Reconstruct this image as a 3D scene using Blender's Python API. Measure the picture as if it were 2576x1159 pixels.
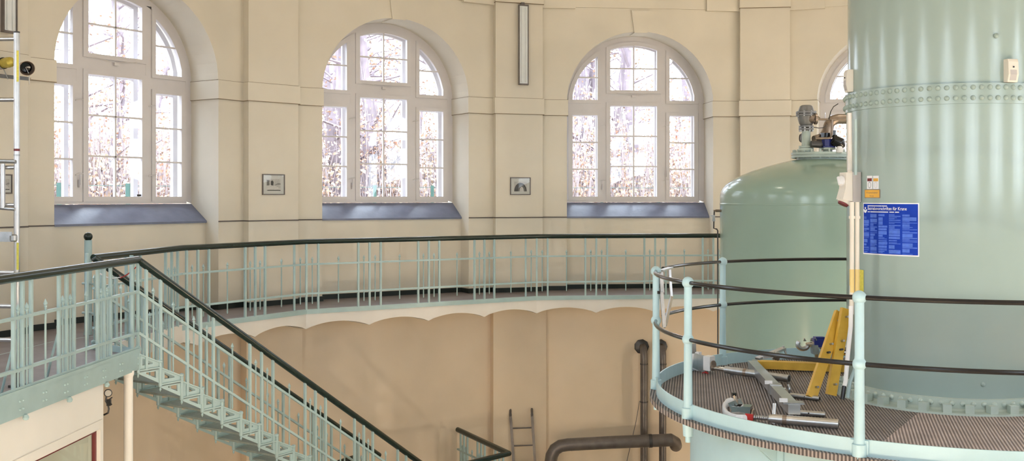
import bpy, math, random
from mathutils import Vector, Matrix
random.seed(7)
for o in list(bpy.data.objects): bpy.data.objects.remove(o)
scene = bpy.context.scene
C = scene.collection
V = Vector
# ------------------------------------------------------------------ camera, world, light, exposure
F, HY, PX = 2660.2, 494.1, 1288.0            # focal length in pixels, horizon row, principal column
cam_d = bpy.data.cameras.new('camera'); cam = bpy.data.objects.new('camera', cam_d); C.objects.link(cam)
cam_d.sensor_fit = 'HORIZONTAL'; cam_d.sensor_width = 36.0
cam_d.lens = 36.0 * F / 2576.0
cam_d.shift_y = -(579.5 - HY) / 2576.0
cam_d.clip_start = 0.05; cam_d.clip_end = 300
cam.location = (0, 0, 0); cam.rotation_euler = (math.pi / 2, 0, 0)
scene.camera = cam
w = bpy.data.worlds.new('overcast_sky'); scene.world = w; w.use_nodes = True
WB = w.node_tree.nodes['Background']; WB.inputs[0].default_value = (0.77, 0.885, 1.0, 1); WB.inputs[1].default_value = 10.0
scene.view_settings.view_transform = 'Standard'; scene.view_settings.look = 'None'
scene.view_settings.exposure = 0.21; scene.view_settings.gamma = 1.0; scene.view_settings.use_curve_mapping = False
LOWER_FILL, LOW_FILL_W = (-4, -3, 5, 6, 7, 8), 400.0   # unseen fill lamps added on the lower walls
FILL_W = 34.0                                # each unseen fill lamp added under the ceiling
# ------------------------------------------------------------------ the hall: a regular 14-sided room, camera at the origin, eye at z = 0
NS = 14; CX, CY = 3.1776, 8.7457; AW, AG = 9.577, 8.5117; PHI = 2.5683
STEP = 2 * math.pi / NS; TANH = math.tan(math.pi / NS)
ZG = -1.606; ZFL = -7.2; ZTOP = 5.2
def norm2(k): a = PHI - k * STEP; return V((math.cos(a), math.sin(a), 0))
def side(k, A):
    n = norm2(k); t = V((n.y, -n.x, 0)); return V((CX, CY, 0)) + n * A, t, n
def side_mat(k, A=AW):
    m, t, n = side(k, A); return Matrix(((t.x, n.x, 0, m.x), (t.y, n.y, 0, m.y), (0, 0, 1, 0), (0, 0, 0, 1)))
def vert(k, A):                                # corner to the right of side k
    n = norm2(k + .5); return V((CX, CY, 0)) + n * (A / math.cos(math.pi / NS))
def U(px, py, d): return V(((px - PX) / F * d, d, -(py - HY) / F * d))
def UZ(px, py, z): return U(px, py, -z * F / (py - HY))
# ------------------------------------------------------------------ mesh helpers
class MB:
    def __init__(s): s.v = []; s.f = []
    def add(s, vs, fs):
        b = len(s.v); s.v += [tuple(v) for v in vs]; s.f += [tuple(i + b for i in f) for f in fs]; return s
    def quad(s, a, b, c, d): return s.add([a, b, c, d], [(0, 1, 2, 3)])
    def box(s, c, h, X=(1, 0, 0), Y=(0, 1, 0), Z=(0, 0, 1)):
        c = V(c); X = V(X) * h[0]; Y = V(Y) * h[1]; Z = V(Z) * h[2]
        vs = [c + X * i + Y * j + Z * k for i in (-1, 1) for j in (-1, 1) for k in (-1, 1)]
        return s.add(vs, [(0, 1, 3, 2), (4, 6, 7, 5), (0, 4, 5, 1), (2, 3, 7, 6), (0, 2, 6, 4), (1, 5, 7, 3)])
    def bx(s, x0, x1, y0, y1, z0, z1):
        return s.box(((x0 + x1) / 2, (y0 + y1) / 2, (z0 + z1) / 2), ((x1 - x0) / 2, (y1 - y0) / 2, (z1 - z0) / 2))
    def beam(s, p, q, w_, h_, up=(0, 0, 1)):
        p, q = V(p), V(q); d = (q - p); L = d.length; d.normalize(); up = V(up)
        side_ = d.cross(up)
        if side_.length < 1e-5: side_ = d.cross(V((1, 0, 0)))
        side_.normalize(); u = side_.cross(d)
        return s.box((p + q) / 2, (L / 2, w_ / 2, h_ / 2), d, side_, u)
    def tube(s, path, r, n=10, closed=False, cap=True, flat=1.0):
        P = [V(p) for p in path]; m = len(P); R = r if isinstance(r, (list, tuple)) else [r] * m
        T = []
        for i in range(m):
            a = P[i - 1] if (i > 0 or closed) else P[i]; b = P[(i + 1) % m] if (i < m - 1 or closed) else P[i]
            T.append((b - a).normalized())
        ref = V((0, 0, 1)) if abs(T[0].z) < .9 else V((1, 0, 0))
        u = T[0].cross(ref).normalized(); b0 = len(s.v)
        for i in range(m):
            u = (u - T[i] * u.dot(T[i])).normalized(); w_ = T[i].cross(u)
            for j in range(n):
                a = 2 * math.pi * j / n
                s.v.append(tuple(P[i] + (u * math.cos(a) + w_ * math.sin(a) * flat) * R[i]))
        for i in range(m if closed else m - 1):
            for j in range(n):
                i2 = (i + 1) % m; j2 = (j + 1) % n
                s.f.append((b0 + i * n + j, b0 + i * n + j2, b0 + i2 * n + j2, b0 + i2 * n + j))
        if cap and not closed:
            s.f.append(tuple(b0 + j for j in range(n))[::-1]); s.f.append(tuple(b0 + (m - 1) * n + j for j in range(n)))
        return s
    def lathe(s, prof, c=(0, 0, 0), n=24, X=(1, 0, 0), Y=(0, 1, 0), Z=(0, 0, 1), a0=0, a1=2 * math.pi):
        c, X, Y, Z = V(c), V(X), V(Y), V(Z); full = abs(a1 - a0 - 2 * math.pi) < 1e-6; b0 = len(s.v); m = len(prof)
        cols = n if full else n + 1
        for j in range(cols):
            a = a0 + (a1 - a0) * j / n; e = X * math.cos(a) + Y * math.sin(a)
            for r, z in prof: s.v.append(tuple(c + e * r + Z * z))
        for j in range(n):
            j2 = (j + 1) % cols
            for i in range(m - 1): s.f.append((b0 + j * m + i, b0 + j2 * m + i, b0 + j2 * m + i + 1, b0 + j * m + i + 1))
        return s
    def prism(s, poly, vec):
        P = [V(p) for p in poly]; vec = V(vec); n = len(P)
        fs = [tuple(range(n))[::-1], tuple(range(n, 2 * n))] + [(i, (i + 1) % n, n + (i + 1) % n, n + i) for i in range(n)]
        return s.add(P + [p + vec for p in P], fs)
    def ring(s, outer, inner, vec):            # plate between two loops of equal count, with depth
        n = len(outer); vec = V(vec); A = [V(p) for p in outer]; B = [V(p) for p in inner]
        vs = A + B + [p + vec for p in A] + [p + vec for p in B]; fs = []
        for i in range(n):
            j = (i + 1) % n
            fs += [(i, j, n + j, n + i), (2 * n + i, 3 * n + i, 3 * n + j, 2 * n + j), (i, 2 * n + i, 2 * n + j, j), (n + i, n + j, 3 * n + j, 3 * n + i)]
        return s.add(vs, fs)
    def mesh(s, name, mat, smooth=True):
        me = bpy.data.meshes.new(name); me.from_pydata(s.v, [], s.f); me.validate()
        if smooth:
            me.polygons.foreach_set('use_smooth', [True] * len(me.polygons)); me.set_sharp_from_angle(angle=.62)
        me.materials.append(mat); me.update(); return me
    def build(s, name, mat, parent=None, smooth=True): return link(name, s.mesh(name, mat, smooth), parent)
def link(name, me, parent=None, loc=None, mat=None):
    o = bpy.data.objects.new(name, me); C.objects.link(o)
    if parent is not None: o.parent = parent
    if mat is not None: o.matrix_local = mat
    elif loc is not None: o.location = loc
    return o
def tag(o, label=None, cat=None, group=None, kind=None):
    if label: o['label'] = label
    if cat: o['category'] = cat
    if group: o['group'] = group
    if kind: o['kind'] = kind
    return o
def thing(name, label, cat, loc=(0, 0, 0), group=None, kind=None, mat=None):
    o = bpy.data.objects.new(name, None); C.objects.link(o); o.empty_display_size = .1
    if mat is not None: o.matrix_world = mat
    else: o.location = loc
    ROOT[o.name] = V(loc)
    return tag(o, label, cat, group, kind)
ROOT = {}
def part(root, name, mb, mat, smooth=True, label=None):      # mb is written in world coordinates
    me = mb.mesh(name, mat, smooth); o = link(name, me, root)
    off = V((0, 0, 0)); r = root
    while r is not None: off += r.location; r = r.parent
    if off.length > 0: me.transform(Matrix.Translation(-off))
    if label: o['label'] = label
    return o
# ------------------------------------------------------------------ materials
def pmat(name, col, rough=.5, metal=0, var=.06, scale=3.0, bump=0.0, bscale=60, col2=None, coat=0, spec=.5):
    m = bpy.data.materials.new(name); m.use_nodes = True; nt = m.node_tree; b = nt.nodes['Principled BSDF']
    b.inputs['Roughness'].default_value = rough; b.inputs['Metallic'].default_value = metal
    b.inputs['Specular IOR Level'].default_value = spec; b.inputs['Coat Weight'].default_value = coat
    tc = nt.nodes.new('ShaderNodeTexCoord'); no = nt.nodes.new('ShaderNodeTexNoise'); ra = nt.nodes.new('ShaderNodeValToRGB')
    no.inputs['Scale'].default_value = scale; no.inputs['Detail'].default_value = 5
    nt.links.new(tc.outputs['Object'], no.inputs['Vector']); nt.links.new(no.outputs['Fac'], ra.inputs['Fac'])
    c2 = col2 or tuple(max(0, c * (1 - var * 2)) for c in col)
    ra.color_ramp.elements[0].position = .3; ra.color_ramp.elements[1].position = .7
    ra.color_ramp.elements[0].color = (*c2, 1); ra.color_ramp.elements[1].color = (*col, 1)
    nt.links.new(ra.outputs['Color'], b.inputs['Base Color'])
    if bump > 0:
        n2 = nt.nodes.new('ShaderNodeTexNoise'); n2.inputs['Scale'].default_value = bscale; n2.inputs['Detail'].default_value = 3
        bp = nt.nodes.new('ShaderNodeBump'); bp.inputs['Strength'].default_value = bump; bp.inputs['Distance'].default_value = .02
        nt.links.new(tc.outputs['Object'], n2.inputs['Vector']); nt.links.new(n2.outputs['Fac'], bp.inputs['Height'])
        nt.links.new(bp.outputs['Normal'], b.inputs['Normal'])
    return m
def emat(name, col, st):
    m = bpy.data.materials.new(name); m.use_nodes = True; nt = m.node_tree; b = nt.nodes['Principled BSDF']
    b.inputs['Base Color'].default_value = (*col, 1); b.inputs['Emission Color'].default_value = (*col, 1); b.inputs['Emission Strength'].default_value = st
    return m
M = {}
M['wall'] = pmat('cream_plaster', (.76, .71, .61), .85, var=.04, scale=1.3, bump=.05, bscale=140)
M['wall_low'] = pmat('tan_plaster', (.82, .68, .52), .85, var=.05, scale=1.0, bump=.06, bscale=120)
M['shade_line'] = pmat('dirty_shade_line', (.30, .235, .155), .9, var=.15, scale=6)  # shadow and dirt of the band edges, put into one dark colour
M['ledge'] = pmat('dark_ledge', (.13, .11, .10), .7)
M['reveal'] = pmat('pale_plaster', (.84, .76, .64), .8, var=.03, scale=1.5)
M['white'] = pmat('white_window_paint', (.70, .675, .69), .4, var=.03, scale=4)
M['slate'] = pmat('slate_sill', (.20, .225, .33), .3, var=.12, scale=5, bump=.06, bscale=30)  # the sky's bluish reflection is mixed into the slate colour
M['mint'] = pmat('mint_paint', (.40, .545, .56), .35, var=.05, scale=6)
M['mint_pale'] = pmat('pale_mint_paint', (.44, .63, .69), .35, var=.04, scale=4)
M['dgreen'] = pmat('dark_green_gloss', (.012, .026, .022), .22, var=.1, scale=8)
M['gfloor'] = pmat('grey_linoleum', (.23, .20, .205), .45, var=.08, scale=4, col2=(.17, .145, .15))
M['base'] = pmat('dark_skirting', (.012, .02, .018), .4)
M['fascia'] = pmat('cream_white_paint', (.82, .78, .73), .6, var=.04, scale=2)
M['cabin'] = pmat('cabin_cream', (.90, .87, .81), .55, var=.03, scale=1.5)
M['concrete'] = pmat('floor_concrete', (.36, .33, .30), .7, var=.1)
M['tank'] = pmat('sage_gloss_paint', (.33, .42, .40), .15, var=.03, scale=2.2, bump=.02, bscale=5, col2=(.305, .395, .37))
M['tank2'] = pmat('sage_paint_far_vessel', (.305, .43, .375), .16, var=.03, scale=2)
M['flange'] = pmat('sage_flange', (.47, .56, .51), .3, var=.05, scale=5)
M['black'] = pmat('black_gloss_rail', (.012, .012, .014), .18, var=.1)
M['chrome'] = pmat('worn_chrome', (.62, .60, .58), .16, 1, var=.1, scale=8)
M['alu'] = pmat('aluminium', (.66, .67, .69), .32, 1, var=.06, scale=12)
M['galv'] = pmat('galvanised_steel', (.52, .54, .56), .38, 1, var=.12, scale=18)
M['steel_dark'] = pmat('dark_steel', (.09, .09, .095), .45, .7, var=.15, scale=10)
M['pipe'] = pmat('grey_brown_pipe', (.17, .15, .145), .38, .25, var=.15, scale=8)
M['yellow'] = pmat('yellow_wood_paint', (.76, .47, .06), .5, var=.08, scale=9, col2=(.62, .36, .04))
M['plastic'] = pmat('white_plastic', (.82, .82, .83), .35, var=.02)
M['grey_plastic'] = pmat('grey_plastic', (.46, .44, .43), .45, var=.03)
M['beige_plastic'] = pmat('beige_plastic', (.72, .68, .60), .4, var=.03)
M['red'] = pmat('red_paint', (.55, .03, .025), .4, var=.05)
M['dred'] = pmat('dark_red', (.16, .015, .02), .4)
M['poster'] = pmat('blue_print', (.008, .045, .42), .6, var=.06, scale=12, spec=.15)
M['ltblue'] = pmat('light_blue_print', (.09, .19, .72), .6, var=.1, scale=40, spec=.15)
M['white_ink'] = pmat('white_print', (.82, .84, .88), .4, var=.01)
M['sign'] = pmat('orange_yellow_sign', (.78, .43, .06), .4, var=.04)
M['ink'] = pmat('black_ink', (.03, .025, .02), .5)
M['blue_metal'] = pmat('blue_enamel', (.02, .03, .22), .3)
M['valve'] = pmat('valve_grey', (.22, .225, .235), .4, .2, var=.1, scale=14)
M['brass'] = pmat('brass_tint', (.62, .50, .09), .25, .4, var=.1, scale=20)
M['bronze'] = pmat('old_pipe_metal', (.36, .29, .24), .35, .7, var=.15, scale=20)
M['ytape'] = pmat('yellow_label', (.75, .68, .10), .5, var=.1, scale=60)
M['bark'] = pmat('tree_bark', (.29, .235, .26), .9, var=.2, scale=4, bump=.3, bscale=20)
M['twig'] = pmat('pale_twigs', (.44, .36, .36), .9, var=.2, scale=2)
M['ground'] = pmat('leaf_litter', (.36, .31, .27), .9, var=.2, scale=2)
M['fence'] = pmat('green_fence', (.05, .12, .10), .5)
M['tube'] = pmat('lamp_tube_glass', (.78, .82, .84), .25, var=.03, scale=9)
def leaf_mat():
    m = bpy.data.materials.new('autumn_leaves'); m.use_nodes = True; nt = m.node_tree; b = nt.nodes['Principled BSDF']
    tc = nt.nodes.new('ShaderNodeTexCoord'); no = nt.nodes.new('ShaderNodeTexNoise'); no.inputs['Scale'].default_value = 1.1
    ra = nt.nodes.new('ShaderNodeValToRGB'); e = ra.color_ramp.elements
    e[0].position = .3; e[0].color = (.52, .43, .30, 1); e[1].position = .72; e[1].color = (.54, .25, .15, 1)
    x = e.new(.5); x.color = (.56, .40, .30, 1)
    nt.links.new(tc.outputs['Object'], no.inputs['Vector']); nt.links.new(no.outputs['Fac'], ra.inputs['Fac']); nt.links.new(ra.outputs['Color'], b.inputs['Base Color'])
    b.inputs['Roughness'].default_value = .7; return m
M['leaf'] = leaf_mat()
def glass_mat(name, tint=(.97, .98, 1), refl=.06):
    m = bpy.data.materials.new(name); m.use_nodes = True; nt = m.node_tree; nt.nodes.clear()
    out = nt.nodes.new('ShaderNodeOutputMaterial'); mix = nt.nodes.new('ShaderNodeMixShader'); t = nt.nodes.new('ShaderNodeBsdfTransparent')
    g = nt.nodes.new('ShaderNodeBsdfGlossy'); no = nt.nodes.new('ShaderNodeTexNoise'); mp = nt.nodes.new('ShaderNodeMapRange')
    g.inputs['Roughness'].default_value = .02; t.inputs['Color'].default_value = (*tint, 1); no.inputs['Scale'].default_value = 4
    mp.inputs['To Min'].default_value = refl * .8; mp.inputs['To Max'].default_value = refl * 1.2
    nt.links.new(no.outputs['Fac'], mp.inputs['Value']); nt.links.new(mp.outputs['Result'], mix.inputs['Fac'])
    nt.links.new(t.outputs[0], mix.inputs[1]); nt.links.new(g.outputs[0], mix.inputs[2]); nt.links.new(mix.outputs[0], out.inputs['Surface'])
    return m
M['glass'] = glass_mat('window_glass')
def rib_mat(name, ang, c1, c2):
    m = bpy.data.materials.new(name); m.use_nodes = True; nt = m.node_tree; b = nt.nodes['Principled BSDF']
    tc = nt.nodes.new('ShaderNodeTexCoord'); mp = nt.nodes.new('ShaderNodeMapping'); mp.inputs['Rotation'].default_value = (0, 0, ang)
    wv = nt.nodes.new('ShaderNodeTexWave'); wv.wave_type = 'BANDS'; wv.bands_direction = 'X'; wv.inputs['Scale'].default_value = 14.0; wv.inputs['Distortion'].default_value = .25
    no = nt.nodes.new('ShaderNodeTexNoise'); no.inputs['Scale'].default_value = 5; no.inputs['Detail'].default_value = 6
    ra = nt.nodes.new('ShaderNodeValToRGB'); ra.color_ramp.elements[0].position = .25; ra.color_ramp.elements[1].position = .75
    ra.color_ramp.elements[0].color = (*c1, 1); ra.color_ramp.elements[1].color = (*c2, 1)
    mx = nt.nodes.new('ShaderNodeMixRGB'); mx.blend_type = 'MULTIPLY'; mx.inputs[0].default_value = .55
    bp = nt.nodes.new('ShaderNodeBump'); bp.inputs['Strength'].default_value = .8; bp.inputs['Distance'].default_value = .01
    L = nt.links.new
    L(tc.outputs['Object'], mp.inputs['Vector']); L(mp.outputs[0], wv.inputs['Vector']); L(tc.outputs['Object'], no.inputs['Vector'])
    L(wv.outputs['Fac'], ra.inputs['Fac']); L(ra.outputs[0], mx.inputs[1]); L(no.outputs['Fac'], mx.inputs[2]); L(mx.outputs[0], b.inputs['Base Color'])
    L(wv.outputs['Fac'], bp.inputs['Height']); L(bp.outputs[0], b.inputs['Normal']); b.inputs['Roughness'].default_value = .6
    return m
M['mat1'] = rib_mat('ribbed_mat_grey', .17, (.10, .08, .075), (.46, .39, .36))
M['mat2'] = rib_mat('ribbed_mat_rosy', .30, (.25, .185, .17), (.80, .66, .62))
# ------------------------------------------------------------------ structure: walls
HS = AW * TANH; JW = 1.287; ASP = 1.62; ARI = 1.23     # half side, half opening, arch spring and rise
ZB0, ZB1 = 1.392, 1.655                                  # impost band
def arch(s, i=0.0):
    a, b = JW - i, ARI - i
    return ASP + b * math.sqrt(max(0, 1 - (s / a) ** 2))
def arch_pts(i=0.0, n=28):                               # from right spring to left spring
    return [((JW - i) * math.cos(math.pi * j / n), ASP + (ARI - i) * math.sin(math.pi * j / n)) for j in range(n + 1)]
DF, DO, DA = .57, .98, .27                               # frame plane, outer face, apron plane
ZS0, ZS1 = -.348, -.105
wm = MB(); ap = arch_pts()
for s in (-1, 1):
    wm.quad((s * HS, 0, ZG - .1), (s * JW, 0, ZG - .1), (s * JW, 0, ASP), (s * HS, 0, ASP))
    wm.quad((s * JW, 0, ZG - .1), (s * JW, DA, ZG - .1), (s * JW, DA, ZS1), (s * JW, 0, ZS1))
    wm.quad((s * JW, 0, ZS1), (s * JW, DO, ZS1), (s * JW, DO, ASP), (s * JW, 0, ASP))
    wm.quad((s * JW, DA, ZS0 - .3), (s * JW, DF, ZS0 - .3), (s * JW, DF, ZS1), (s * JW, DA, ZS1))
    wm.quad((s * HS, 0, ASP), (s * JW, 0, ASP), (s * JW, 0, ZTOP), (s * HS, 0, ZTOP))
for (x0, z0), (x1, z1) in zip(ap[:-1], ap[1:]):
    wm.quad((x0, 0, z0), (x0, 0, ZTOP), (x1, 0, ZTOP), (x1, 0, z1))
    wm.quad((x0, 0, z0), (x1, 0, z1), (x1, DO, z1), (x0, DO, z0))
wm.quad((-JW, DA, ZG - .1), (JW, DA, ZG - .1), (JW, DA, ZS0), (-JW, DA, ZS0))
wm.quad((-JW, DF - .02, ZS1 - .02), (JW, DF - .02, ZS1 - .02), (JW, DO, ZS1 - .05), (-JW, DO, ZS1 - .05))
wall_me = wm.mesh('wall', M['wall'])
wl = MB().quad((-HS, 0, ZFL), (HS, 0, ZFL), (HS, 0, ZG - .1), (-HS, 0, ZG - .1)).mesh('lower_wall', M['wall_low'])
# impost band pieces follow the wall and turn into the reveal
bd = MB()
for s in (-1, 1):
    a, b = sorted((s * (JW - .018), s * 1.80)); bd.bx(a, b, -.022, .01, ZB0, ZB1)
    a, b = sorted((s * (JW - .018), s * (JW + .01))); bd.bx(a, b, .01, DF, ZB0, ZB1)
bsl = MB()  # dark strips paint in the shadow and dirt lines along the band
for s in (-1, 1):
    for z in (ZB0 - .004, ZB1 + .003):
        a, b = sorted((s * (JW - .02), s * 1.80)); bsl.bx(a, b, -.024 if z < 1.5 else -.004, .01, z - .004, z + .004)
        a, b = sorted((s * (JW - .02), s * (JW + .005))); bsl.bx(a, b, .011, DF, z - .003, z + .003)
shade_me = bsl.mesh('band_shade_line', M['shade_line'], False)
band_me = bd.mesh('impost_band', M['wall'], False)
ks = MB().prism([(-.115, -.03, arch(.115) - .02), (.115, -.03, arch(.115) - .02), (.165, -.03, 3.21), (-.165, -.03, 3.21)], (0, .4, 0))
key_me = ks.mesh('keystone', M['wall'], False)
co = MB().bx(-HS, HS, -.035, .02, 3.245, 3.50).bx(-HS, HS, -.075, .02, 3.50, 3.62)
for s in (-1, 1):
    a, b = sorted((s * 1.15, s * 1.80)); co.bx(a, b, -.085, .02, 3.215, 3.505)
cor_me = co.mesh('cornice', M['wall'], False)
gr = MB()
for s in (-1, 1):
    a, b = sorted((s * JW, s * 1.79)); gr.bx(a, b, -.008, .004, -.362, -.345)
gro_me = gr.mesh('wall_ledge', M['ledge'], False)
# pilaster at each corner (local: x along the face, y outward, origin on the axis at radius 9.58)
RP = 9.58; PW = .42
pm = MB().bx(-PW, PW, 0, .22, ZG - .1, ZTOP)
pm_me = pm.mesh('pilaster', M['wall'], False)
pb_me = MB().bx(-PW - .02, PW + .02, -.022, .2, ZB0, ZB1).bx(-PW - .01, PW + .01, -.03, .2, 3.26, 3.62).mesh('pilaster_band', M['wall'], False)
pil_shade_me = MB().bx(-PW - .022, PW + .022, -.024, .2, ZB0 - .008, ZB0).bx(-PW - .004, PW + .004, -.005, .2, ZB1, ZB1 + .007).bx(-PW - .012, PW + .012, -.032, .2, 3.252, 3.26).mesh('band_shade_line', M['shade_line'], False)
pl_me = MB().bx(-PW - .05, PW + .05, -.03, .24, ZFL, ZG - .1).mesh('lower_pilaster', M['wall_low'], False)
pg_me = MB().bx(-PW - .004, PW + .004, -.008, .2, -.362, -.345).mesh('pilaster_ledge', M['ledge'], False)
sb_me = MB().bx(-PW - .012, PW + .012, -.015, .2, ZG - .05, ZG + .075).mesh('pilaster_skirting', M['base'], False)
NAMES = {0: 'left', 1: 'mid_left', 2: 'mid_right', 3: 'right'}
for k in range(-5, 9):
    nm = NAMES.get(k, 'bay_%d' % (k % NS))
    o = link('wall_' + nm, wall_me, mat=side_mat(k)); o['kind'] = 'structure'
    for n_, me in (('lower_wall', wl), ('impost_band', band_me), ('keystone', key_me), ('cornice', cor_me), ('wall_ledge', gro_me), ('band_shade_line', shade_me)):
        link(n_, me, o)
    # pilaster on the right-hand corner of this side, as a part of the wall
    n = norm2(k + .5); t = V((n.y, -n.x, 0)); c = V((CX, CY, 0)) + n * RP
    pmx = Matrix(((t.x, n.x, 0, c.x), (t.y, n.y, 0, c.y), (0, 0, 1, 0), (0, 0, 0, 1)))
    for n_, me in (('pilaster', pm_me), ('pilaster_band', pb_me), ('band_shade_line', pil_shade_me), ('lower_pilaster', pl_me), ('pilaster_ledge', pg_me), ('pilaster_skirting', sb_me)):
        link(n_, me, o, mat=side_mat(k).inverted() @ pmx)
    b = MB()
    for s in (-1, 1):
        a_, b_ = sorted((s * JW, s * 1.80)); b.bx(a_, b_, -.015, .01, ZG - .03, ZG + .075)
        a_, b_ = sorted((s * (JW - .015), s * JW)); b.bx(a_, b_, -.015, DA, ZG - .03, ZG + .075)
    b.bx(-JW, JW, DA - .015, DA + .005, ZG - .03, ZG + .075)
    bo = link('baseboard_' + nm, b.mesh('baseboard', M['base'], False), mat=side_mat(k)); bo['kind'] = 'structure'
# floor, ceiling
ring = [vert(k, AW + .02) for k in range(NS)]
fm = MB(); fm.add([(p.x, p.y, ZFL) for p in ring], [tuple(range(NS))]); tag(fm.build('floor', M['concrete'], None, False), kind='structure')
fm = MB(); fm.add([(p.x, p.y, ZTOP) for p in ring], [tuple(range(NS))]); tag(fm.build('ceiling', M['wall'], None, False), kind='structure')
# gallery: floor strip, steel edge, scalloped fascia with shallow vaults below
HG = AG * TANH; ZC, ZK = -1.88, -1.79
def vault(u): return ZC + (ZK - ZC) * abs(math.sin(math.pi * u)) ** .75
gf = MB(); gf.add([(-HG, 0, ZG), (HG, 0, ZG), (HS + .08, AW - AG + .3, ZG), (-HS - .08, AW - AG + .3, ZG)], [(0, 1, 2, 3)])
gf_me = gf.mesh('gallery_floor', M['gfloor'], False)
gs = MB(); NQ = 48
for j in range(NQ):
    u0, u1 = j / NQ, (j + 1) / NQ; a, b = -HG + 2 * HG * u0, -HG + 2 * HG * u1; za, zb = vault(u0 * 4), vault(u1 * 4); q = (HS + .05) / HG
    gs.quad((a, 0, za), (b, 0, zb), (b, 0, -1.66), (a, 0, -1.66)); gs.quad((a, 0, za), (a * q, 1.1, za), (b * q, 1.1, zb), (b, 0, zb))
gs_me = gs.mesh('gallery_vault', M['fascia'])
ge_me = MB().bx(-HG - .005, HG + .005, -.02, .05, -1.665, ZG + .004).mesh('steel_edge', M['mint'], False)
gal = thing('floor_gallery', None, None, kind='structure')
for k in range(-5, 9):
    mt = side_mat(k, AG)
    link('gallery_floor', gf_me, gal, mat=mt); link('gallery_vault', gs_me, gal, mat=mt); link('steel_edge', ge_me, gal, mat=mt)
# ------------------------------------------------------------------ windows
def sash_loop(s0, s1, z0, ztop=None, ins=0.0, n=10):     # closed loop; curved top when ztop is None
    P = [(s0, z0), (s1, z0)]
    for j in range(n + 1):
        s = s1 + (s0 - s1) * j / n
        P.append((s, ztop if ztop is not None else max(arch(min(abs(s), JW - ins - 1e-4), ins), z0 + .02)))
    return P
def to3(P, y): return [(s, y, z) for s, z in P]
LIGHTS = []                                             # name, outer loop args, inner (pane) loop args, columns, rows(z splits)
LIGHTS.append(('top', (-.495, .495, 1.83, None, .095), (-.422, .422, 1.888, None, .168), [0], [2.275]))
LIGHTS.append(('low', (-.495, .495, -.068, 1.672), (-.422, .422, -.002, 1.612), [0], [.534, 1.073]))
for s in (-1, 1):
    LIGHTS.append(('top', tuple(sorted((s * .588, s * 1.178))) + (1.655, None, .095), tuple(sorted((s * .652, s * 1.10))) + (1.712, None, .168), [], [2.11]))
    LIGHTS.append(('low', tuple(sorted((s * .588, s * 1.178))) + (-.068, 1.497), tuple(sorted((s * .652, s * 1.10))) + (-.002, 1.442), [], [.484, .96]))
fr = MB()
ao, ai = arch_pts(0, 32), arch_pts(.1, 32)
ol = [(JW, -.1)] + ao + [(-JW, -.1)]; il = [(1.187, -.068)] + ai + [(-1.187, -.068)]
for i in range(len(ol) - 1):
    a, b, c, d = ol[i], ol[i + 1], il[i + 1], il[i]
    fr.add([(a[0], DF, a[1]), (b[0], DF, b[1]), (c[0], DF, c[1]), (d[0], DF, d[1]), (d[0], DF + .09, d[1]), (c[0], DF + .09, c[1])], [(0, 1, 2, 3), (3, 2, 5, 4)])
fr.bx(-1.2, 1.2, DF, DF + .09, -.1, -.066)
for s in (-1, 1):
    fr.bx(s * .542 - .049, s * .542 + .049, DF, DF + .09, -.07, arch(.55, .08)); a, b = sorted((s * .5, s * 1.2)); fr.bx(a, b, DF + .002, DF + .09, 1.494, 1.658)
fr.bx(-.5, .5, DF + .002, DF + .09, 1.668, 1.834)
frame_me = fr.mesh('window_frame', M['white'], False)
sash_me = []; mun_me = []; pane_me = []; back_me = MB()
for nm, oa, ia, cols, rows in LIGHTS:
    O, I = sash_loop(*oa), sash_loop(*ia)
    s_ = MB().ring(to3(O, DF - .018), to3(I, DF - .018), (0, .06, 0)); sash_me.append(s_.mesh('sash', M['white'], False))
    back_me.ring(to3(O, DF + .17), to3(I, DF + .17), (0, .06, 0))
    mm = []; top = [z for x, z in I[2:]]
    s0, s1 = ia[0], ia[1]; zt = ia[3] if len(ia) > 3 and ia[3] else None
    for c_ in cols:
        ztp = zt or arch(c_, .168); mm.append(MB().bx(c_ - .012, c_ + .012, DF - .012, DF + .03, ia[2], ztp))
    for r_ in rows:
        a, b = s0, s1
        if zt is None:                                   # clip the bar where the curve cuts it
            lim = (JW - .168) * math.sqrt(max(0, 1 - ((r_ - ASP) / (ARI - .168)) ** 2)); a, b = max(a, -lim), min(b, lim)
        mm.append(MB().bx(a, b, DF - .012, DF + .03, r_ - .011, r_ + .011))
    mun_me.append([m_.mesh('muntin', M['white'], False) for m_ in mm])
    xs = [s0] + cols + [s1]; zs = [ia[2]] + rows + [None]; pp = []
    for i in range(len(xs) - 1):
        for j in range(len(zs) - 1):
            z1 = zs[j + 1] if zs[j + 1] is not None else zt; b = MB(); N_ = 8 if z1 is None else 1
            L_ = []
            for q in range(N_ + 1):
                s = xs[i + 1] + (xs[i] - xs[i + 1]) * q / N_; L_.append((s, z1 if z1 is not None else max(arch(min(abs(s), 1.118), .168), zs[j] + .005)))
            b.add([(xs[i], DF + .012, zs[j]), (xs[i + 1], DF + .012, zs[j])] + [(s, DF + .012, z) for s, z in L_], [tuple(range(N_ + 3))])
            pp.append(b.mesh('pane', M['glass'], False))
    pane_me.append(pp)
back = back_me.mesh('outer_sash', M['white'], False)
sl = MB(); sl.prism([(-JW, DA - .03, ZS0 - .028), (-JW, DA - .03, ZS0), (-JW, DF, ZS1), (-JW, DF, ZS1 - .03)], (2 * JW, 0, 0)); sill_me = sl.mesh('window_sill', M['slate'], False)
hd = MB().bx(-.035, .035, DF - .04, DF, 1.76, 1.80).tube([(-.42, DF - .012, 1.852), (0, DF - .03, 1.80), (.42, DF - .012, 1.852)], .006, 5); lock_me = hd.mesh('window_lock', M['white'])
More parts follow.
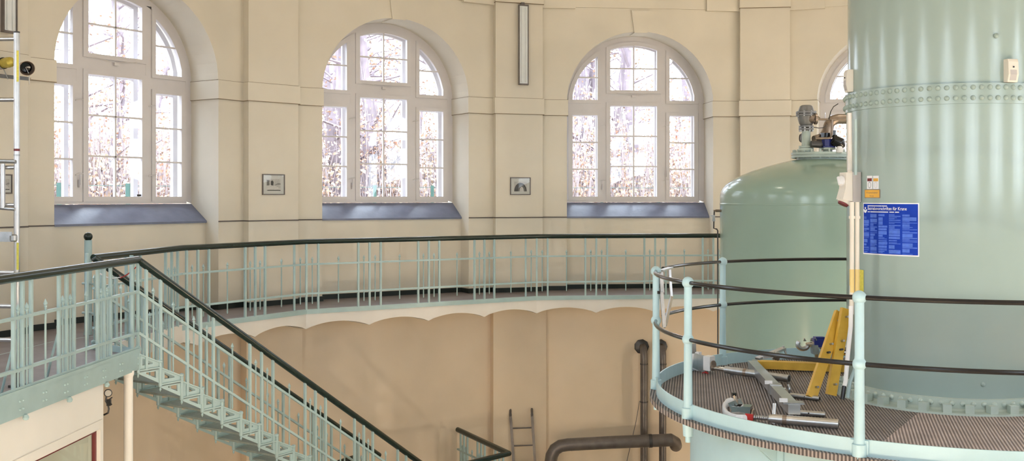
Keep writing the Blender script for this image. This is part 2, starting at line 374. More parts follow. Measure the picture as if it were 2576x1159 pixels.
hn = MB().bx(-.012, .012, DF - .05, DF - .01, .0, .10).bx(-.01, .01, DF - .065, DF - .045, .03, .16); hand_me = hn.mesh('window_handle', M['white'], False)
hk = MB().tube([(-.05, DF - .03, 0), (0, DF - .035, .015), (.06, DF - .03, .02)], .007, 5); hook_me = hk.mesh('window_hook', M['white'])
for k in range(-5, 9):
    root = thing('window_%d' % (k + 6), None, None, kind='structure', mat=side_mat(k))
    link('window_sill', sill_me, root); link('window_frame', frame_me, root)
    for li in range(len(LIGHTS)):
        if -1 <= k <= 3 or li == 0 or True:
            so = link('sash', sash_me[li], root)
            if 0 <= k <= 3:
                for me in mun_me[li]: link('muntin', me, so)
                for me in pane_me[li]: link('pane', me, so)
    link('outer_sash', back, root)
    if 0 <= k <= 3:
        link('window_lock', lock_me, root)
        for s in (-1, 1):
            link('window_handle', hand_me, root, loc=(s * .56 if s < 0 else .60, 0, .12 if s < 0 else .35)) if s < 0 or k == 2 else None
            for z in (.28, 1.25): link('window_hook', hook_me, root, loc=(s * .57, 0, z))
# small printed notice in the lowest right pane of the left window
nt_ = MB().bx(.355, .418, DF + .002, DF + .006, .002, .03); tag(link('window_notice', nt_.mesh('window_notice', M['ink'], False), mat=side_mat(0)), 'tiny dark notice stuck in a lower pane of the left window', 'notice')
# ------------------------------------------------------------------ fill lamps added under the ceiling to brighten the hall (above the picture)
fill_shade = MB().lathe([(.06, .30), (.10, .22), (.30, .02), (.31, 0), (.29, .01), (.09, .2)], n=20).mesh('fill_shade', M['valve'])
fill_bulb = MB().lathe([(.001, .03), (.16, .03), (.17, .05), (.15, .1), (.001, .12)], n=16).mesh('fill_bulb', emat('fill_glow', (1, .86, .66), 6))
fill_rod = MB().tube([(0, 0, .28), (0, 0, .9)], .012, 6).mesh('fill_rod', M['steel_dark'])
for i in range(7):
    a = i * 2 * math.pi / 7 + .3; p = V((CX + 5.2 * math.cos(a), CY + 5.2 * math.sin(a), ZTOP - .9))
    r = thing('fill_pendant', 'added unseen fill lamp, grey bell shape under the hall ceiling', 'lamp', p, 'added hall fill lamps')
    link('fill_shade', fill_shade, r); link('fill_bulb', fill_bulb, r); link('fill_rod', fill_rod, r)
    ld = bpy.data.lights.new('fill_light', 'POINT'); ld.energy = FILL_W; ld.color = (1, .93, .80); ld.shadow_soft_size = .18
    link('fill_light', ld, r, loc=(0, 0, -.06))
bulk_case = MB().lathe([(.11, 0), (.11, .05), (.10, .06)], n=16, X=(1, 0, 0), Y=(0, 0, 1), Z=(0, -1, 0)).mesh('fill_case', M['valve'])
bulk_glass = MB().lathe([(.098, .05), (.09, .09), (.05, .12), (.001, .125)], n=16, X=(1, 0, 0), Y=(0, 0, 1), Z=(0, -1, 0)).mesh('fill_glass', emat('warm_fill_glow', (1, .74, .45), 5))
for k in LOWER_FILL:                         # unseen fill lamps added to brighten the lower level, on the walls below and beside the viewer
    mt = side_mat(k) @ Matrix.Translation((0, -.02, -4.6)); r = thing('fill_bulkhead', 'added unseen round fill lamp on the lower hall wall', 'lamp', kind=None, group='added lower level fill lamps', mat=mt)
    link('fill_case', bulk_case, r); link('fill_glass', bulk_glass, r)
    ld = bpy.data.lights.new('fill_light', 'POINT'); ld.energy = LOW_FILL_W; ld.color = (1, .88, .70); ld.shadow_soft_size = .12; link('fill_light', ld, r, loc=(0, -.22, 0))
# ------------------------------------------------------------------ railings
BAR = .0135
post_cache = {}
def post_mesh(h, w_=BAR):
    key = ('p', round(h, 3), w_)
    if key not in post_cache: post_cache[key] = MB().bx(-w_, w_, -w_, w_, 0, h).mesh('baluster', M['mint'], False)
    return post_cache[key]
def spear_mesh(h):
    key = ('s', round(h, 3))
    if key not in post_cache:
        post_cache[key] = MB().lathe([(.001, -.012), (.009, 0), (.009, h - .075), (.014, h - .068), (.014, h - .06), (.009, h - .056), (.0185, h - .042), (.001, h)], n=8).mesh('spear_bar', M['mint'])
    return post_cache[key]
def rail_bars(root, P, cents, off, mids, ang=0, h_top=.965, s0=.09, s1=.755, z0=0.0, dz=0.0, drop=0.0):
    off0 = root.location
    for L in cents:
        for e in (-off, 0, off):
            q = P(L + e); o = link('baluster', post_mesh(h_top - z0 + (drop if e == 0 else 0)), root, loc=V((q.x, q.y, q.z + z0 - (drop if e == 0 else 0))) - off0); o.rotation_euler.z = ang
        for e in (-off / 2, off / 2):
            q = P(L + e); link('spear_bar', spear_mesh(s1 - s0), root, loc=V((q.x, q.y, q.z + s0)) - off0)
    for L in mids:
        q = P(L); link('spear_bar', spear_mesh(s1 - s0), root, loc=V((q.x, q.y, q.z + s0)) - off0)
def along(path, h): return [V((p.x, p.y, p.z + h)) for p in path]
def three_rails(root, path, hand=True, r=.036):
    if hand: part(root, 'handrail', MB().tube(along(path, .966), r, 12, flat=1.0), M['dgreen'])
    for nm, h in (('upper_rail', .645), ('lower_rail', .23)):
        b = MB()
        for p, q in zip(path[:-1], path[1:]): b.beam((p.x, p.y, p.z + h), (q.x, q.y, q.z + h), .03, .025)
        part(root, nm, b, M['mint'], False)
T0 = V((norm2(0).y, -norm2(0).x, 0)); N0 = norm2(0)
SN = V((-3.785, 10.70, ZG)); SF = SN + N0 * .72                      # near and far top corners of the stair
AR = AG - .005
B0 = side(0, AR)[0] - T0 * 0.25; B0.z = ZG                          # where the gallery rail leaves the wall line for the landing
V01 = vert(0, AR); V12 = vert(1, AR); V01.z = V12.z = ZG
m2, t2, n2 = side(2, AR); E2 = m2 + t2 * 2.0; E2.z = ZG
gr_ = thing('gallery_railing', 'long curved mint railing with dark green handrail along the gallery below the windows', 'railing', B0)
three_rails(gr_, [SF, B0, V01, V12, E2])
bay = AR * TANH / 2; Hh = AR * TANH
for k, js in ((0, (1.5, 3)), (1, (0, 1, 2, 3)), (2, (0, 1, 2, 3))):
    m_, t_, n_ = side(k, AR); m_.z = ZG
    ang = math.atan2(t_.y, t_.x); Pf = lambda L, m_=m_, t_=t_: m_ + t_ * L
    st = [-Hh + j * bay for j in js]
    if k == 0: st = [0.0, bay]
    mids = [s + bay / 2 for s in st]
    rail_bars(gr_, Pf, st, .178, mids, ang)
dv = (B0 - SF); Lf = dv.length; dv.normalize(); ang = math.atan2(dv.y, dv.x)
rail_bars(gr_, lambda L: SF + dv * L, [.85, 1.8], .16, [.4, 1.3], ang)
# landing railing along the platform edge
DL = V((-.06, -.998, 0)).normalized(); LEND = 5.2
lr = thing('landing_railing', 'mint railing with dark handrail on the landing edge above the cream cabin', 'railing', SN)
PL = lambda M_: SN + DL * M_
three_rails(lr, [SN, PL(LEND)], r=.038)
rail_bars(lr, PL, [.77 + .735 * i for i in range(6)], .135, [.40 + .735 * i for i in range(6)], math.atan2(DL.y, DL.x), drop=.15)
for i in range(1, 6): q = PL(.77 + .735 * i); part(lr, 'rail_stay', MB().tube([q + V((-.01, 0, .62)), q + V((-.06, .02, .50)), q + V((-.15, .06, .22)), q + V((-.21, .08, .0))], .011, 8), M['mint'])
for e in (0, .135): q = PL(e); link('baluster', post_mesh(.965), lr, loc=q - SN)
# ------------------------------------------------------------------ landing platform with bolted plate girder
lp = thing('landing_platform', 'landing platform with bolted mint plate girder over the cream cabin', 'platform', SN)
W1 = V((-.998, .06, 0))
edge = [SN, PL(LEND), PL(LEND) + W1 * .7, V((-5.30, 9.6, ZG)), V((-5.06, 11.7, ZG)), V((B0.x, B0.y, ZG)), SF]
dk = MB().prism([V((p.x, p.y, ZG + .006)) for p in edge], (0, 0, -.06)); part(lp, 'deck_plate', dk, M['gfloor'], False)
gd = MB().beam(SN + V((.01, .02, -.025)), PL(LEND) + V((.01, 0, -.025)), .014, .235).beam(SN + V((.02, .02, .062)), PL(LEND) + V((.02, 0, .062)), .02, .03)
part(lp, 'plate_girder', gd, M['mint'], False)
gd = MB().beam(SN + V((0, 0, -.03)), SF + V((0, 0, -.03)), .014, .2); part(lp, 'end_girder', gd, M['mint'], False)
gd = MB().beam(SF + V((0, 0, -.1)), V((B0.x, B0.y, ZG - .1)), .02, .22); part(lp, 'end_girder', gd, M['fascia'], False)
bolt_me = MB().lathe([(.001, .012), (.006, .010), (.010, .004), (.011, 0)], n=8, X=(0, 1, 0), Y=(0, 0, 1), Z=(1, 0, 0)).mesh('bolt', M['mint'])
for i in range(9):
    Mb = .04 + .37 * i * 1.0
    for a in (0, .05):
        for z in (-.02, -.085):
            if i == 0 and a: continue
            q = PL(Mb + a) + V((.016, 0, z)); link('bolt', bolt_me, lp, loc=q - SN)
knob_me = MB().lathe([(.001, -.03), (.02, -.024), (.026, -.008), (.02, .008), (.012, .02)], n=10).mesh('end_knob', M['mint'])
for i in range(6): q = PL(.77 + .735 * i) + V((.028, 0, -.155)); link('end_knob', knob_me, lp, loc=q - SN)
# ------------------------------------------------------------------ staircase
RIS, TRD, NT = .1797, .275, 17
st = thing('staircase', 'openwork mint iron staircase with pierced triangular stringers descending from the landing', 'staircase', SN)
def SP(L, side_=0, z=0): return SN + T0 * L + N0 * (.72 * side_) + V((0, 0, z))
tread = MB().add([], []); tv = [V((0, 0, 0)) + T0 * .02, T0 * (TRD + .02), T0 * (TRD + .02) + N0 * .72, T0 * .02 + N0 * .72]
tread_me = MB().prism(tv, (0, 0, -.022)).mesh('tread', pmat('tread_grey', (.34, .40, .38), .5, var=.1, scale=14), False)
bar_me = MB().lathe([(.001, -.25), (.014, -.225), (.008, -.205), (.02, -.195), (.02, .05), (.026, .055), (.026, .072), (.014, .08), (.001, .085)], n=8).mesh('stringer_post', M['mint'])
pan = MB(); TH = N0 * .014
def tri_frame(b, P4, inset):
    c = sum((V(p) for p in P4), V((0, 0, 0))) / len(P4); b.ring(P4, inset, TH)
a0, a1 = V((0, 0, 0)), T0 * TRD
tri_frame(pan, [a0 + V((0, 0, .17)), a0, a1, a1 + V((0, 0, .045))],
          [a0 + T0 * .055 + V((0, 0, .118)), a0 + T0 * .055 + V((0, 0, .045)), a1 - T0 * .095 + V((0, 0, .045)), a1 - T0 * .095 + V((0, 0, .058))])
tri_frame(pan, [a0, a0 + V((0, 0, -.03)), a1 + V((0, 0, -.17)), a1],
          [a0 + T0 * .10 + V((0, 0, -.035)), a0 + T0 * .10 + V((0, 0, -.046)), a1 - T0 * .055 + V((0, 0, -.105)), a1 - T0 * .055 + V((0, 0, -.035))])
pan.beam(a0 + V((0, 0, .172)), a1 + V((0, 0, .047)), .03, .012).beam(a0, a1, .034, .014)
pan_me = pan.mesh('stringer_panel', M['mint'], False)
for i in range(NT):
    z = -.155 - RIS * i
    link('tread', tread_me, st, loc=T0 * (TRD * i) + V((0, 0, z)))
    for sd in (0, 1):
        link('stringer_panel', pan_me, st, loc=T0 * (TRD * i) + N0 * (.72 * sd) + V((0, 0, z)))
        link('stringer_post', bar_me, st, loc=T0 * (TRD * i) + N0 * (.72 * sd) + V((0, 0, z + RIS - .005)))
SL = -.6535; LT = TRD * NT
for sd in (0, 1):
    Pf = lambda L, sd=sd: SP(L, sd, SL * L)
    Lb = LT if sd == 0 else LT - .05
    three_rails(st, [Pf(0), Pf(Lb)], r=.038)
    rail_bars(st, Pf, [-.08 + .18, .80, 1.687, 2.57, 3.46, 4.33], .178, [.44, 1.25, 2.13, 3.02, 3.9], math.atan2(T0.y, T0.x), s0=.07, s1=.80, z0=-.10)
# stair landing below with its own railing
ZL = SN.z - .155 - RIS * NT
S0 = SP(LT, 0, 0); S0.z = ZL; S1 = SP(LT, 1, 0); S1.z = ZL
zr = ZL + .966
K1 = UZ(1280, 1140, zr); K1.z = ZL; E1 = UZ(1147, 1078, zr); E1.z = ZL
t1 = V((norm2(1).y, -norm2(1).x, 0)); E3 = E1 - t1 * 1.5
ld_ = thing('stair_landing', 'lower stair landing with mint railing and dark handrail near the wall ladder', 'landing', S0)
part(ld_, 'deck_plate', MB().prism([S0, K1, E1, E3, S1], (0, 0, -.06)), M['gfloor'], False)
three_rails(ld_, [S0, K1, E1], r=.042)
for p, q, n_ in ((S0, K1, 2), (K1, E1, 3)):
    d_ = q - p; L_ = d_.length; d_.normalize()
    rail_bars(ld_, lambda L, p=p, d_=d_: p + d_ * L, [L_ * (i + .5) / n_ for i in range(n_)], .13, [L_ * (i + .02) / n_ for i in range(1, n_)], math.atan2(d_.y, d_.x))
link('baluster', post_mesh(.965, .03), ld_, loc=E1 - S0)
for c_ in (K1, E3): part(ld_, 'support_post', MB().tube([c_ + V((0, 0, -.05)), V((c_.x, c_.y, ZFL))], .05, 12), M['mint'])
# second flight handrail, running down behind the first flight
q0 = UZ(893, 1150, zr); q1 = q0 - T0 * 2.4 + V((0, 0, -1.0))
fl = thing('lower_flight_railing', 'dark handrail of the lower stair flight seen through the staircase bars', 'railing', q0)
part(fl, 'handrail', MB().tube([q0, q0 - T0 * .45, q1], .04, 10), M['dgreen'])
for i in range(8):
    p = q0 + (q1 - q0) * ((i + .5) / 8); part(fl, 'baluster', MB().beam(p, p + V((0, 0, -.95)), .03, .03, (1, 0, 0)), M['mint'], False)
# newel post behind the stair head
npz = V((-4.93, 12.30, ZG))
nw = thing('newel_post', 'tall mint round post with dark green ball top behind the stair head', 'post', npz)
part(nw, 'shaft', MB().lathe([(.05, 0), (.05, .03), (.043, .05), (.043, 1.10)], npz, 20), M['mint'])
part(nw, 'ball', MB().lathe([(.034, 1.09)] + [(.05 * math.cos(a), 1.14 + .05 * math.sin(a)) for a in [(-.9 + i * .247) for i in range(11)]] + [(.001, 1.19)], npz, 20), M['dgreen'])
for z in (.60, .26):
    part(nw, 'clamp_arm', MB().tube([npz + V((-.05, -.045, z)), npz + V((.06, -.055, z)), npz + V((.16, -.12, z - .03)), npz + V((.22, -.3, z - .02))], .014, 8), M['mint'])
# barrier tape knotted between the two rails at the stair head
tp = thing('barrier_tape', 'red and white barrier tape knotted across the stair head', 'tape', U(300, 700, 10.9))
pts = [U(252, 688, 11.0), U(268, 697, 10.95), U(285, 700, 10.9), U(305, 697, 10.85)]
part(tp, 'white_strip', MB().tube(pts, .014, 6, flat=.4), M['plastic'])
part(tp, 'red_strip', MB().tube([U(303, 699, 10.85), U(318, 692, 10.8), U(332, 681, 10.75), U(343, 671, 10.72)], .009, 6, flat=.5), M['red'])
part(tp, 'red_strip', MB().tube([U(300, 693, 10.85), U(309, 697, 10.83), U(322, 688, 10.8)], .008, 6, flat=.5), M['dred'])
# support column and cabin under the landing
cp = UZ(323, 935, -1.745); cpp = V((cp.x, 10.55, ZFL)); cpp.x = (323 - PX) / F * 10.55
cl = thing('support_column', 'slim cream round column under the landing corner', 'column', cpp)
part(cl, 'shaft', MB().lathe([(.07, 0), (.07, .04), (.044, .06), (.044, -1.75 - ZFL)], cpp, 18), M['cabin'])
part(cl, 'cap', MB().lathe([(.044, -1.80 - ZFL), (.055, -1.77 - ZFL), (.055, -1.735 - ZFL)], cpp, 18), M['cabin'])
IN = V((-.998, .06, 0)); c0 = PL(.72) + IN * .03; CE = 4.4
cb = thing('cabin', 'cream site cabin with red framed window under the landing', 'cabin', V((c0.x, c0.y, ZFL)))
def CBp(m_, z, dp=0): q = c0 + DL * m_ + IN * dp; return V((q.x, q.y, z))
zw0, zw1, wa, wb = -3.3, -2.17, .10, 2.6                # window opening: heights and run along the cabin face
b = MB(); TOPZ = -1.735
for (a, c, z0, z1) in ((0, wa, ZFL, TOPZ), (wb, CE, ZFL, TOPZ), (wa, wb, zw1, TOPZ), (wa, wb, ZFL, zw0)):
    b.prism([CBp(a, z0), CBp(c, z0), CBp(c, z1), CBp(a, z1)], IN * .08)
b.prism([CBp(0, ZFL, .08), CBp(.08, ZFL, .08), CBp(.08, TOPZ, .08), CBp(0, TOPZ, .08)], IN * 1.4)
b.prism([CBp(0, ZFL, 1.48), CBp(CE, ZFL, 1.48), CBp(CE, TOPZ, 1.48), CBp(0, TOPZ, 1.48)], IN * .06)
b.prism([CBp(0, TOPZ - .05, .08), CBp(CE, TOPZ - .05, .08), CBp(CE, TOPZ - .05, 1.48), CBp(0, TOPZ - .05, 1.48)], (0, 0, .04))
part(cb, 'panel_shell', b, M['cabin'], False)
b = MB()
for (a, c, z0, z1) in ((wa - .06, wa, zw0 - .06, zw1 + .08), (wb, wb + .06, zw0 - .06, zw1 + .08), (wa, wb, zw1, zw1 + .08), (wa, wb, zw0 - .06, zw0)):
    b.prism([CBp(a, z0, -.018), CBp(c, z0, -.018), CBp(c, z1, -.018), CBp(a, z1, -.018)], IN * .018)
part(cb, 'window_trim', b, M['cabin'], False)
b = MB()
for (a, c, z0, z1) in ((wa, wa + .035, zw0, zw1), (wb - .035, wb, zw0, zw1), (wa, wb, zw1 - .03, zw1), (wa, wb, zw0, zw0 + .03)):
    b.prism([CBp(a, z0, .02), CBp(c, z0, .02), CBp(c, z1, .02), CBp(a, z1, .02)], IN * .03)
part(cb, 'window_gasket', b, M['dred'], False, 'dark red window frame')
part(cb, 'window_pane', MB().quad(CBp(wa, zw0, .04), CBp(wb, zw0, .04), CBp(wb, zw1, .04), CBp(wa, zw1, .04)), glass_mat('cabin_glass', (.75, .82, .80), .12), False)
# pressure gauge on the cabin's end
g0 = U(272, 988, 10.18)
pg = thing('pressure_gauge', 'round black pressure gauge with cock and hose beside the cabin edge', 'gauge', g0)
fw = -V((g0.x, g0.y, 0)).normalized(); sx = fw.cross(V((0, 0, 1))).normalized()
part(pg, 'gauge_case', MB().lathe([(.001, -.02), (.036, -.02), (.038, .012), (.031, .014), (.030, .006)], g0, 20, sx, V((0, 0, 1)), fw), M['steel_dark'])
part(pg, 'gauge_dial', MB().lathe([(.001, .007), (.030, .007)], g0, 20, sx, V((0, 0, 1)), fw), M['beige_plastic'])
part(pg, 'gauge_pipe', MB().tube([U(268, 996, 10.2), U(266, 1008, 10.2), U(272, 1018, 10.2), U(274, 1028, 10.2), U(272, 1038, 10.2), U(262, 1043, 10.24)], .009, 8), M['steel_dark'])
part(pg, 'cock', MB().box(U(274, 1012, 10.2), (.018, .015, .03)).beam(U(274, 1005, 10.18), U(282, 999, 10.18), .012, .012).beam(U(276, 1012, 10.18), U(281, 1018, 10.18), .012, .012), M['steel_dark'], False)
# ------------------------------------------------------------------ scaffold end frame on the landing, far left
sc0 = V((-4.168, 8.90, ZG + .006))
sc = thing('scaffold_tower', 'aluminium scaffold frame with rungs standing behind the landing railing', 'scaffold', sc0)
def scz(py): return -(py - HY) / F * 8.9
zt = scz(83); lf = V((-.99, .12, 0)); s2 = sc0 + lf * .75
for nm, p in (('stile', sc0), ('stile', s2)):
    part(sc, nm, MB().tube([p + V((0, 0, .12)), V((p.x, p.y, zt))], .024, 14), M['alu'])
    part(sc, 'stile_cap', MB().tube([V((p.x, p.y, zt)), V((p.x, p.y, zt + .012))], .025, 14), M['steel_dark'])
    part(sc, 'foot', MB().tube([p, p + V((0, 0, .13))], .02, 10).box(p + V((0, 0, .01)), (.05, .05, .01)), M['steel_dark'])
for py in (97, 250, 405, 421, 515, 685, 770, 855):
    z = scz(py); part(sc, 'rung', MB().tube([V((sc0.x, sc0.y, z)), V((s2.x, s2.y, z))], .019 if py not in (421, 515) else .017, 12), M['alu'])
z = scz(526); part(sc, 'rung', MB().tube([V((sc0.x, sc0.y - .03, z)), V((s2.x, s2.y - .03, z + .05))], .014, 10), M['galv'])
z = scz(407); part(sc, 'brace', MB().tube([V((sc0.x + .01, sc0.y - .04, z)), V((s2.x, s2.y - .04, z + .03))], .016, 10), M['galv'])
part(sc, 'inner_stile', MB().tube([V((sc0.x - .108, sc0.y - .02, scz(523))), V((sc0.x - .108, sc0.y - .02, scz(412)))], .02, 12), M['alu'])
z = scz(595); part(sc, 'name_plate', MB().box(V((sc0.x - .15, sc0.y - .03, z)), (.125, .003, .042)), M['galv'], False)
part(sc, 'coupler', MB().lathe([(.02, -.03), (.03, -.02), (.03, .02), (.02, .03)], V((sc0.x - .012, sc0.y - .03, scz(598))), 12), M['galv'])
for y0_, y1_ in ((128, 206), (610, 678)):
    part(sc, 'label_strip', MB().box(V((sc0.x + .018, sc0.y - .022, (scz(y0_) + scz(y1_)) / 2)), (.009, .002, (scz(y0_) - scz(y1_)) / 2)), M['ytape'], False, 'yellow printed label strip')
part(sc, 'red_mark', MB().tube([V((sc0.x, sc0.y, scz(380))), V((sc0.x, sc0.y, scz(374)))], .0246, 14), M['dred'])
part(sc, 'stile_sleeve', MB().tube([V((sc0.x, sc0.y, scz(392))), V((sc0.x, sc0.y, scz(388)))], .0255, 14), M['galv'])
# ------------------------------------------------------------------ pilaster helpers: things that hang on the pilaster right of side k
def pil(k):
    n = norm2(k + .5); t = V((n.y, -n.x, 0)); return V((CX, CY, 0)) + n * RP, t, n
def pilx(k, px):                                         # offset along the pilaster face seen at a pixel column
    c, t, n = pil(k); r = (px - PX) / F; return (c.x - r * c.y) / (r * t.y - t.x)
def pilz(k, px, py):
    c, t, n = pil(k); d = c.y + t.y * pilx(k, px); return -(py - HY) / F * d
def fluor(k, x0, x1, y0_, y1_, label):
    c, t, n = pil(k); a, b = pilx(k, x0), pilx(k, x1); zt, zb = pilz(k, (x0 + x1) / 2, y0_), pilz(k, (x0 + x1) / 2, y1_)
    o = c + t * ((a + b) / 2); root = thing('fluorescent_light', label, 'light', V((o.x, o.y, zb)), 'wall strip lights')
    w_ = (b - a) / 2; zm = (zt + zb) / 2; h = (zt - zb) / 2
    cc = V((o.x, o.y, zm)) - n * .05
    part(root, 'housing', MB().box(cc, (w_ * .92, .035, h * .985), t, n), M['grey_plastic'], False)
    fr_ = MB()
    for s in (-1, 1):
        fr_.box(cc + t * (s * w_ * .93) - n * .03, (w_ * .08, .022, h), t, n); fr_.box(cc + V((0, 0, s * (h - .012))) - n * .03, (w_, .022, .012), t, n)
    part(root, 'rim', fr_, M['pipe'], False)
    part(root, 'diffuser', MB().box(cc - n * .036, (w_ * .85, .004, h - .024), t, n), M['tube'], False)
    for s in (-.4, .4): part(root, 'tube_lamp', MB().tube([cc + t * (s * w_) - n * .046 + V((0, 0, -h * .93)), cc + t * (s * w_) - n * .046 + V((0, 0, h * .93))], .012, 8), M['tube'])
    part(root, 'hanger', MB().box(V((o.x, o.y, zt + .02)) - n * .03, (.03, .025, .025), t, n), M['pipe'], False)
fluor(1, 1301, 1325, 14, 215, 'long vertical strip light with glass cover on the middle pilaster')
fluor(-1, -8, 27, -120, 84, 'vertical strip light cut off at the top left corner')
# ------------------------------------------------------------------ framed photographs
def picture(k, x0, x1, y0_, y1_, label, kind):
    c, t, n = pil(k); a, b = pilx(k, x0), pilx(k, x1); zt, zb = pilz(k, (x0 + x1) / 2, y0_), pilz(k, (x0 + x1) / 2, y1_)
    o = c + t * ((a + b) / 2); w_, h = (b - a) / 2, (zt - zb) / 2; o.z = (zt + zb) / 2
    root = thing('picture_frame', label, 'picture', o, 'framed photographs on the pilasters')
    P_ = lambda x, z, y=0: o + t * x + V((0, 0, z)) - n * y
    L4 = lambda x, z, y: [P_(-x, -z, y), P_(x, -z, y), P_(x, z, y), P_(-x, z, y)]
    part(root, 'frame', MB().ring(L4(w_, h, .022), L4(w_ - .014, h - .014, .022), n * .021), M['pipe'], False)
    part(root, 'mount', MB().prism(L4(w_ - .012, h - .012, .012), n * .004), pmat('grey_mount_%s' % kind, (.55, .56, .53), .5, var=.02), False)
    q = M['pg1'] if 'pg1' in M else None
    u, v_ = w_ * .62, h * .56
    def flat(pts, mt, lift=0): part(root, 'print_shape', MB().add([P_(x * u, z * v_ - h * .04, .0135 + lift) for x, z in pts], [tuple(range(len(pts)))]), mt, False)
    part(root, 'print', MB().add([P_(x * u, z * v_ - h * .04, .0128) for x, z in ((-1, -1), (1, -1), (1, 1), (-1, 1))], [(0, 1, 2, 3)]), PG[3], False)
    if kind == 'hill':
        flat([(-1, -1), (1, -1), (1, -.86), (-.8, -.86)], PG[0]); flat([(-1, -.2), (-.4, 0), (.2, -.1), (1, -.7), (.8, -.84), (-1, -.84)], PG[4])
        flat([(-1, -.1), (-.62, -.05), (-.62, .8), (-1, .9)], PG[1]); flat([(-.4, -.05), (-.05, -.1), (-.02, .55), (-.22, .8), (-.42, .6)], PG[0], .0003); flat([(0, -.1), (.6, .35), (1, .3), (1, .05), (.3, -.05)], PG[2], .0002)
    else:
        arc = [(math.cos(a) * 1.0, -1 + 1.75 * math.sin(a)) for a in [math.pi * i / 12 for i in range(13)]]; flat(arc, PG[0])
        arc = [(.2 + math.cos(a) * .62, -1 + 1.35 * math.sin(a)) for a in [math.pi * i / 12 for i in range(13)]]; flat(arc, PG[1], .0002)
        arc = [(.2 + math.cos(a) * .34, -1 + .95 * math.sin(a)) for a in [math.pi * i / 12 for i in range(13)]]; flat(arc, PG[4], .0004)
    part(root, 'cover_glass', MB().add(L4(w_ - .014, h - .014, .016), [(0, 1, 2, 3)]), GLP, False)
PG = [pmat('photo_grey_%d' % i, (g, g * .97, g * .92), .5, var=.12, scale=40) for i, g in enumerate((.05, .14, .27, .50, .62))]
GLP = glass_mat('picture_glass', (1, 1, 1), .02)
picture(0, 659, 715, 438, 490, 'framed grey photograph of a hillside view, between left and middle windows', 'hill')
picture(1, 1283, 1334, 446, 490, 'framed photograph of a domed vault, below the strip light on the middle pilaster', 'vault')
picture(-1, -6, 28, 438, 487, 'framed picture half hidden behind the scaffold frame', 'hill')
# ------------------------------------------------------------------ spotlights on the left pilaster
c, t, n = pil(-1); dsp = c.y
def spot(px, py, dirv, mats, label, cone):
    p = U(px, py, dsp - .18); dirv = V(dirv).normalized(); X = dirv.cross(V((0, 0, 1))).normalized(); Y = X.cross(dirv)
    root = thing('spotlight', label, 'spotlight', p)
    if cone:
        part(root, 'shade', MB().lathe([(.02, -.20), (.045, -.19), (.05, -.10), (.055, -.08), (.085, .0), (.08, .0), (.05, -.08), (.001, -.09)], p, 24, X, Y, dirv), mats[0])
        part(root, 'shade_lining', MB().lathe([(.081, -.001), (.05, -.078), (.001, -.088)], p, 24, X, Y, dirv), M['black'])
    else:
        part(root, 'shade', MB().lathe([(.001, -.16), (.05, -.15), (.066, -.1), (.066, -.03)], p, 20, X, Y, dirv), mats[0])
        part(root, 'brass_bulb', MB().lathe([(.055, -.04), (.06, .05), (.055, .09), (.03, .115), (.001, .12)], p, 20, X, Y, dirv), M['brass'], label='brass-tinted reflector bulb')
    q = p + V((-.02, .10, -.17)); part(root, 'bracket', MB().tube([p - dirv * .08, p - dirv * .08 + V((.04, 0, -.08)), q], .006, 6), M['galv'])
spot(68, 172, (.55, -.75, -.25), [M['bronze']], 'black-lined cone spotlight on the wall right of the scaffold post', True)
spot(14, 158, (.85, -.45, .05), [M['grey_plastic']], 'brass-coloured spotlight on the wall left of the scaffold post', False)
ct = MB().beam(U(-20, 189, dsp - .06), U(70, 198, dsp - .06), .05, .04); tag(ct.build('cable_trunking', M['valve'], None, False), 'grey cable trunking under the two spotlights', 'trunking')
# ------------------------------------------------------------------ far vessel with domed top
TX, TY, TR = 4.24, 14.5, 1.363; tb = V((TX, TY, ZFL))
tk = thing('domed_vessel', 'sage green domed pressure vessel behind the tower, valves on its top', 'vessel', tb)
prof = [(TR, 0), (TR, -.10 - ZFL), (TR, -.02 - ZFL)] + [(r, z - ZFL) for r, z in ((TR - .003, .02), (1.352, .065), (1.33, .11), (1.287, .165), (1.20, .225), (1.07, .294), (.92, .355), (.74, .414), (.58, .456), (.41, .495), (.2, .52), (.001, .525))]
part(tk, 'vessel_body', MB().lathe(prof, tb, 64), M['tank2'])
part(tk, 'weld_seam', MB().lathe([(TR, -.115 - ZFL), (TR + .005, -.108 - ZFL), (TR + .005, -.098 - ZFL), (TR, -.09 - ZFL)], tb, 64), M['tank2'])
zs = -.1406 * TY; part(tk, 'weld_seam', MB().lathe([(TR, zs - .012 - ZFL), (TR + .006, zs - .005 - ZFL), (TR + .006, zs + .005 - ZFL), (TR, zs + .012 - ZFL)], tb, 64), M['tank2'])
mz = .50 - ZFL
man_o = part(tk, 'manway_flange', MB().lathe([(.33, -.06 + mz), (.33, .03 + mz), (.40, .03 + mz), (.40, .055 + mz), (.385, .057 + mz), (.385, .068 + mz), (.40, .07 + mz), (.40, .10 + mz), (.05, .115 + mz), (.001, .115 + mz)], tb, 36), M['flange'])
mb_me = MB().lathe([(.001, .12), (.016, .12), (.016, 0)], n=6).mesh('flange_bolt', M['flange'], False)
for i in range(20):
    a = 2 * math.pi * i / 20; link('flange_bolt', mb_me, man_o, loc=(.365 * math.cos(a), .365 * math.sin(a), mz + .02))
